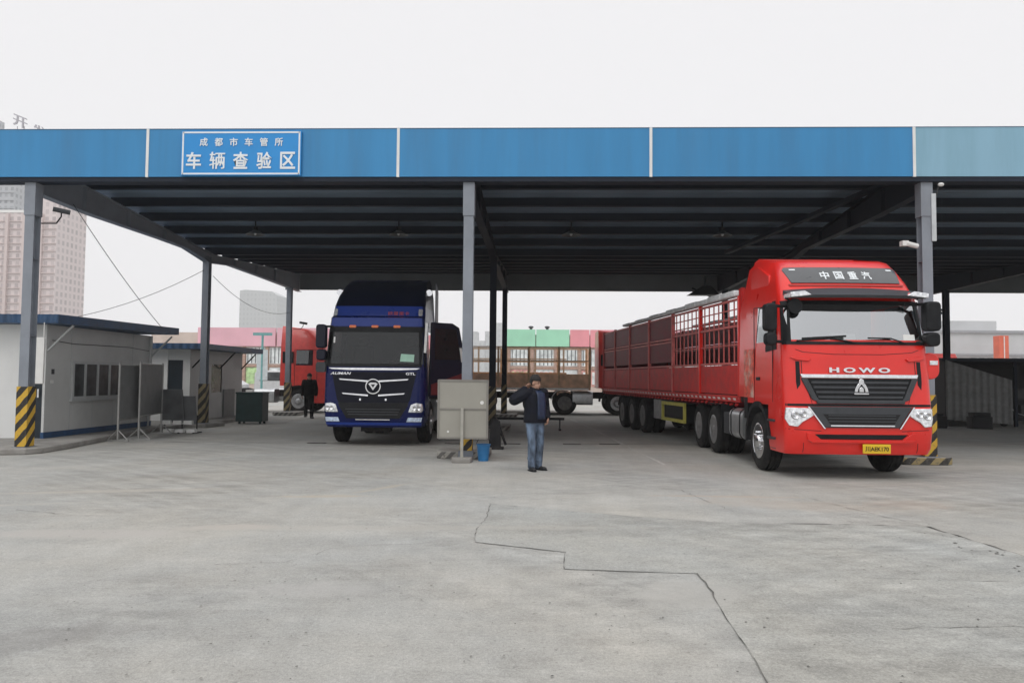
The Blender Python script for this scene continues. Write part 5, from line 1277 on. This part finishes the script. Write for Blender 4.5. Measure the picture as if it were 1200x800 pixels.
def person(name, label, loc, rz, jacket, trousers, shoes, raise_arm, head_turn=0, stride=0, h=1.68, plain=False):
    k = h/1.70; t = thing(name, label, 'person', loc, rz); S = Matrix.Scale(k, 4)
    lean = 0.0
    # joints (facing -y, its own left is +x)
    hipL, hipR = Vector((.095, 0, .92)), Vector((-.095, 0, .92))
    if stride: kneeL, ankL = Vector((.10, -.12, .50)), Vector((.10, -.10, .09)); kneeR, ankR = Vector((-.10, .02, .49)), Vector((-.10, .26, .13))
    else: kneeL, ankL = Vector((.105, -.02, .50)), Vector((.12, .05, .09)); kneeR, ankR = Vector((-.085, -.03, .50)), Vector((-.085, -.02, .09))
    shL, shR = Vector((.19, 0, 1.395)), Vector((-.19, 0, 1.395))
    if raise_arm:
        elR, wrR = Vector((-.385, .10, 1.27)), Vector((-.15, .09, 1.48))
        elL, wrL = Vector((.29, .07, 1.12)), Vector((.22, -.09, .945))
    else:
        elR, wrR = Vector((-.26, .05 if not stride else -.06, 1.12)), Vector((-.27, -.06 if not stride else -.2, .88))
        elL, wrL = Vector((.26, .06, 1.12)), Vector((.27, .04 if stride else -.05, .88))
    # body: one continuous surface
    b = MB()
    ringloft(b, [(0, 0, .86, .15, .10), (0, 0, .95, .16, .11), (0, 0, 1.08, .14, .10), (0, 0, 1.25, .16, .11), (0, 0, 1.38, .17, .10), (0, .0, 1.44, .09, .07), (0, .0, 1.50, .055, .06)])
    b.limb([(0, .005, 1.42), (0, -.005, 1.53)], [.06, .055])
    for hp, kn, an in ((hipL, kneeL, ankL), (hipR, kneeR, ankR)): b.limb([hp, kn, an], [.08, .05, .038])
    for sh, el, wr in ((shL, elL, wrL), (shR, elR, wrR)): b.limb([(0, 0, 1.39), sh, el, wr], [.07, .055, .042, .028])
    hr = Matrix.Translation((0, -.02, 1.55)) @ Matrix.Rotation(head_turn, 4, 'Z') @ Matrix.Rotation(R(10), 4, 'X')
    hb = MB()
    hb.ball((0, .01, .055), (.075, .092, .10), 18); hb.ball((0, -.025, -.02), (.055, .062, .065), 16); hb.ball((0, -.06, -.062), (.026, .02, .018), 10)
    hb.add(*(lambda v: (v, [(0, 1, 4), (1, 2, 4), (2, 3, 4), (3, 0, 4), (0, 3, 2, 1)]))([(-.016, -.08, -.005), (.016, -.08, -.005), (.006, -.078, .045), (-.006, -.078, .045), (0, -.112, .0)]))
    for s in (-1, 1): hb.ball((s*.078, .01, .015), (.012, .02, .033), 10); hb.ball((s*.03, -.072, .045), (.018, .012, .008), 8)
    hb.ball((0, -.077, -.033), (.024, .012, .007), 8)
    b.add([tuple(hr @ Vector(v)) for v in hb.v], hb.f)
    if raise_arm:
        hand(b, wrR, (.85, -.1, .5), (-.2, .9, .3), 1); hand(b, wrL, (-.25, -.25, -1), (.9, -.2, -.1), 1)
    else:
        hand(b, wrR, (0, -.2, -1), (-1, 0, 0), 1); hand(b, wrL, (0, -.2, -1), (1, 0, 0), -1)
    b.v = [tuple(S @ Vector(v)) for v in b.v]
    o = b.build('body', SKIN, t, ang=180); remesh(o, .006 if not plain else .01, 1)
    e = MB()
    for s in (-1, 1): e.ball(hr @ Vector((s*.03, -.083, .03)), (.010, .006, .006), 8, 0)
    for s in (-1, 1): e.bar(hr @ Vector((s*.014, -.083, .053)), hr @ Vector((s*.048, -.074, .052)), .01, .008)
    e.v = [tuple(S @ Vector(v)) for v in e.v]; e.build('eyes', HAIR, t)
    # hair
    hh = MB(); hm = MB()
    hm.ball((0, .022, .07), (.083, .095, .098), 20)
    vv = [hr @ Vector(v) for v in hm.v]
    hh.add([tuple(v) for v in vv], [f for f in hm.f if sum(hm.v[i][2] for i in f)/len(f) > .06+max(0, -.0-sum(hm.v[i][1] for i in f)/len(f))*.35-(.09 if sum(hm.v[i][1] for i in f)/len(f) > .03 else 0)])
    hh.v = [tuple(S @ Vector(v)) for v in hh.v]
    ho = hh.build('hair', HAIR, t, ang=180); sm = ho.modifiers.new('solid', 'SOLIDIFY'); sm.thickness = .012; sm.offset = 1
    # trousers
    q = MB(); ringloft(q, [(0, 0, .84, .165, .115), (0, 0, .92, .178, .122), (0, 0, 1.0, .165, .115), (0, 0, 1.04, .155, .11)])
    for hp, kn, an in ((hipL, kneeL, ankL), (hipR, kneeR, ankR)):
        P = [hp+Vector((0, 0, -.02)), hp.lerp(kn, .5), kn, kn.lerp(an, .5), an+Vector((0, -.005, -.015))]
        q.limb(P, [.10, .088, .074, .072, .068])
        rj = random.Random(int(hp.x*1000))
        for z_ in (.25, .5, .62, .74, .86, .97):     # fabric folds
            p = kn.lerp(an, z_) if z_ > .4 else hp.lerp(kn, z_+.5); a0 = rj.uniform(0, 6)
            q.limb([p+Vector((math.cos(a0)*.06, math.sin(a0)*.06, .012)), p+Vector((math.cos(a0+1.2)*.066, math.sin(a0+1.2)*.066, -.02)), p+Vector((math.cos(a0+2.4)*.06, math.sin(a0+2.4)*.06, .0))], [.010, .022, .008], 6)
    q.v = [tuple(S @ Vector(v)) for v in q.v]; o = q.build('trousers', trousers, t, ang=180); remesh(o, .009, 2)
    # jacket
    q = MB(); ringloft(q, [(0, 0, .86, .222, .165), (0, 0, .92, .228, .17), (0, 0, 1.02, .215, .16), (0, 0, 1.15, .215, .16), (0, 0, 1.28, .22, .155), (0, 0, 1.37, .21, .14), (0, 0, 1.43, .12, .10), (0, -.005, 1.475, .075, .078)])
    for i, (sh, el, wr) in enumerate(((shL, elL, wrL), (shR, elR, wrR))):
        big = 1.25 if (raise_arm and i == 1) else 1
        w2 = el.lerp(wr, .94); q.limb([sh+Vector((-.05 if sh.x > 0 else .05, 0, -.015)), sh, sh.lerp(el, .5), el, el.lerp(wr, .5), w2], [.10, .094, .086*big, .082*big, .07*big, .055])
        rj = random.Random(i+5)
        for z_ in (.3, .6, .85):
            p = sh.lerp(el, z_); q.ball(p+Vector((rj.uniform(-.03, .03), rj.uniform(-.03, .03), 0)), (.075, .07, .022), 10)
    for a0, z_ in ((.3, 1.0), (1.5, 1.1), (4, 1.06), (5.2, 1.2), (2.8, 1.2)): q.limb([(math.cos(a0)*.17, math.sin(a0)*.12, z_), (math.cos(a0+.5)*.18, math.sin(a0+.5)*.13, z_-.04)], [.02, .025], 8)
    q.limb([(.06, -.055, 1.475), (.085, .02, 1.49), (.0, .085, 1.5), (-.085, .02, 1.49), (-.06, -.055, 1.475)], [.018]*5, 8)
    q.v = [tuple(S @ Vector(v)) for v in q.v]; jo = q.build('jacket', jacket, t, ang=180); remesh(jo, .01, 2)
    if not plain:
        pn = MB(); zz = [.93, 1.0, 1.1, 1.2, 1.3, 1.38, 1.44]
        def fyj(x, z):
            tb = [(.88, .167, .225), (1.02, .165, .22), (1.15, .165, .22), (1.28, .16, .225), (1.37, .145, .21), (1.43, .10, .12), (1.475, .078, .075)]
            for (a, ra, xa), (b_, rb_, xb) in zip(tb, tb[1:]):
                if a <= z <= b_: u = (z-a)/(b_-a); r_, x_ = ra+(rb_-ra)*u, xa+(xb-xa)*u; break
            return -r_*math.sqrt(max(.05, 1-(x/x_)**2))-.016
        xs_ = [-.06, -.02, .02, .06, .10, .14]
        vs = [(x, fyj(x, z)+(.012 if abs(x-.02) < .005 else 0), z) for z in zz for x in xs_]; nx_ = len(xs_)
        pn.add(vs, [(k*nx_+i, k*nx_+i+1, (k+1)*nx_+i+1, (k+1)*nx_+i) for k in range(len(zz)-1) for i in range(nx_-1)])
        pn.v = [tuple(S @ Vector(v)) for v in pn.v]; po = pn.build('jacket_front', mat('jacket_panel', (.012, .025, .065), rough=.5, var=.3, scale=20), jo)
        sm_ = po.modifiers.new('solid', 'SOLIDIFY'); sm_.thickness = .01
    # shoes
    for an, yaw in ((ankL, R(18)), (ankR, R(-14))):
        q = MB(); Ms = Matrix.Translation((an.x, an.y, an.z-.09)) @ Matrix.Rotation(yaw, 4, 'Z')
        for v in [((0, .03, .055), (.045, .055, .055)), ((0, -.04, .04), (.046, .08, .042)), ((0, -.12, .034), (.044, .07, .034))]: q.ball(*v, 14, M=Ms)
        q.v = [tuple(S @ Vector(v)) for v in q.v]
        so = q.build('shoe', shoes, t, ang=180); remesh(so, .008, 2)
        q = MB(); q.prism([(-.04, .08), (.04, .08), (.047, -.05), (.045, -.15), (.02, -.19), (-.02, -.19), (-.045, -.15), (-.047, -.05)], 'xy', 0.001, .02, M=Ms)
        q.v = [tuple(S @ Vector(v)) for v in q.v]; q.build('sole', BLK, so)
    return t
JKT = mat('jacket_navy', (.003, .0045, .011), rough=.7, var=.4, scale=9, bump=.3, spec=.25)
JNS = mat('jeans', (.095, .132, .19), rough=.85, var=.85, scale=9, bump=.3, stretch=(1, 1, .5))  # strong mottling paints fold highlights and darks into the denim
SHO = mat('shoe_black', (.015, .015, .017), rough=.4, var=.2)
person('person', 'man in navy jacket and blue jeans standing before the canopy, arm raised to neck', (-.07, 13.62, 0), R(36), JKT, JNS, SHO, True, head_turn=R(22), h=1.66)
BLC = mat('black_cloth', (.006, .006, .007), rough=.85, var=.2, spec=.2)
person('person', 'person in all black clothes walking left of the blue truck', (-8.92, 29.6, 0), R(20), BLC, BLC, SHO, False, stride=1, h=1.72, plain=True)
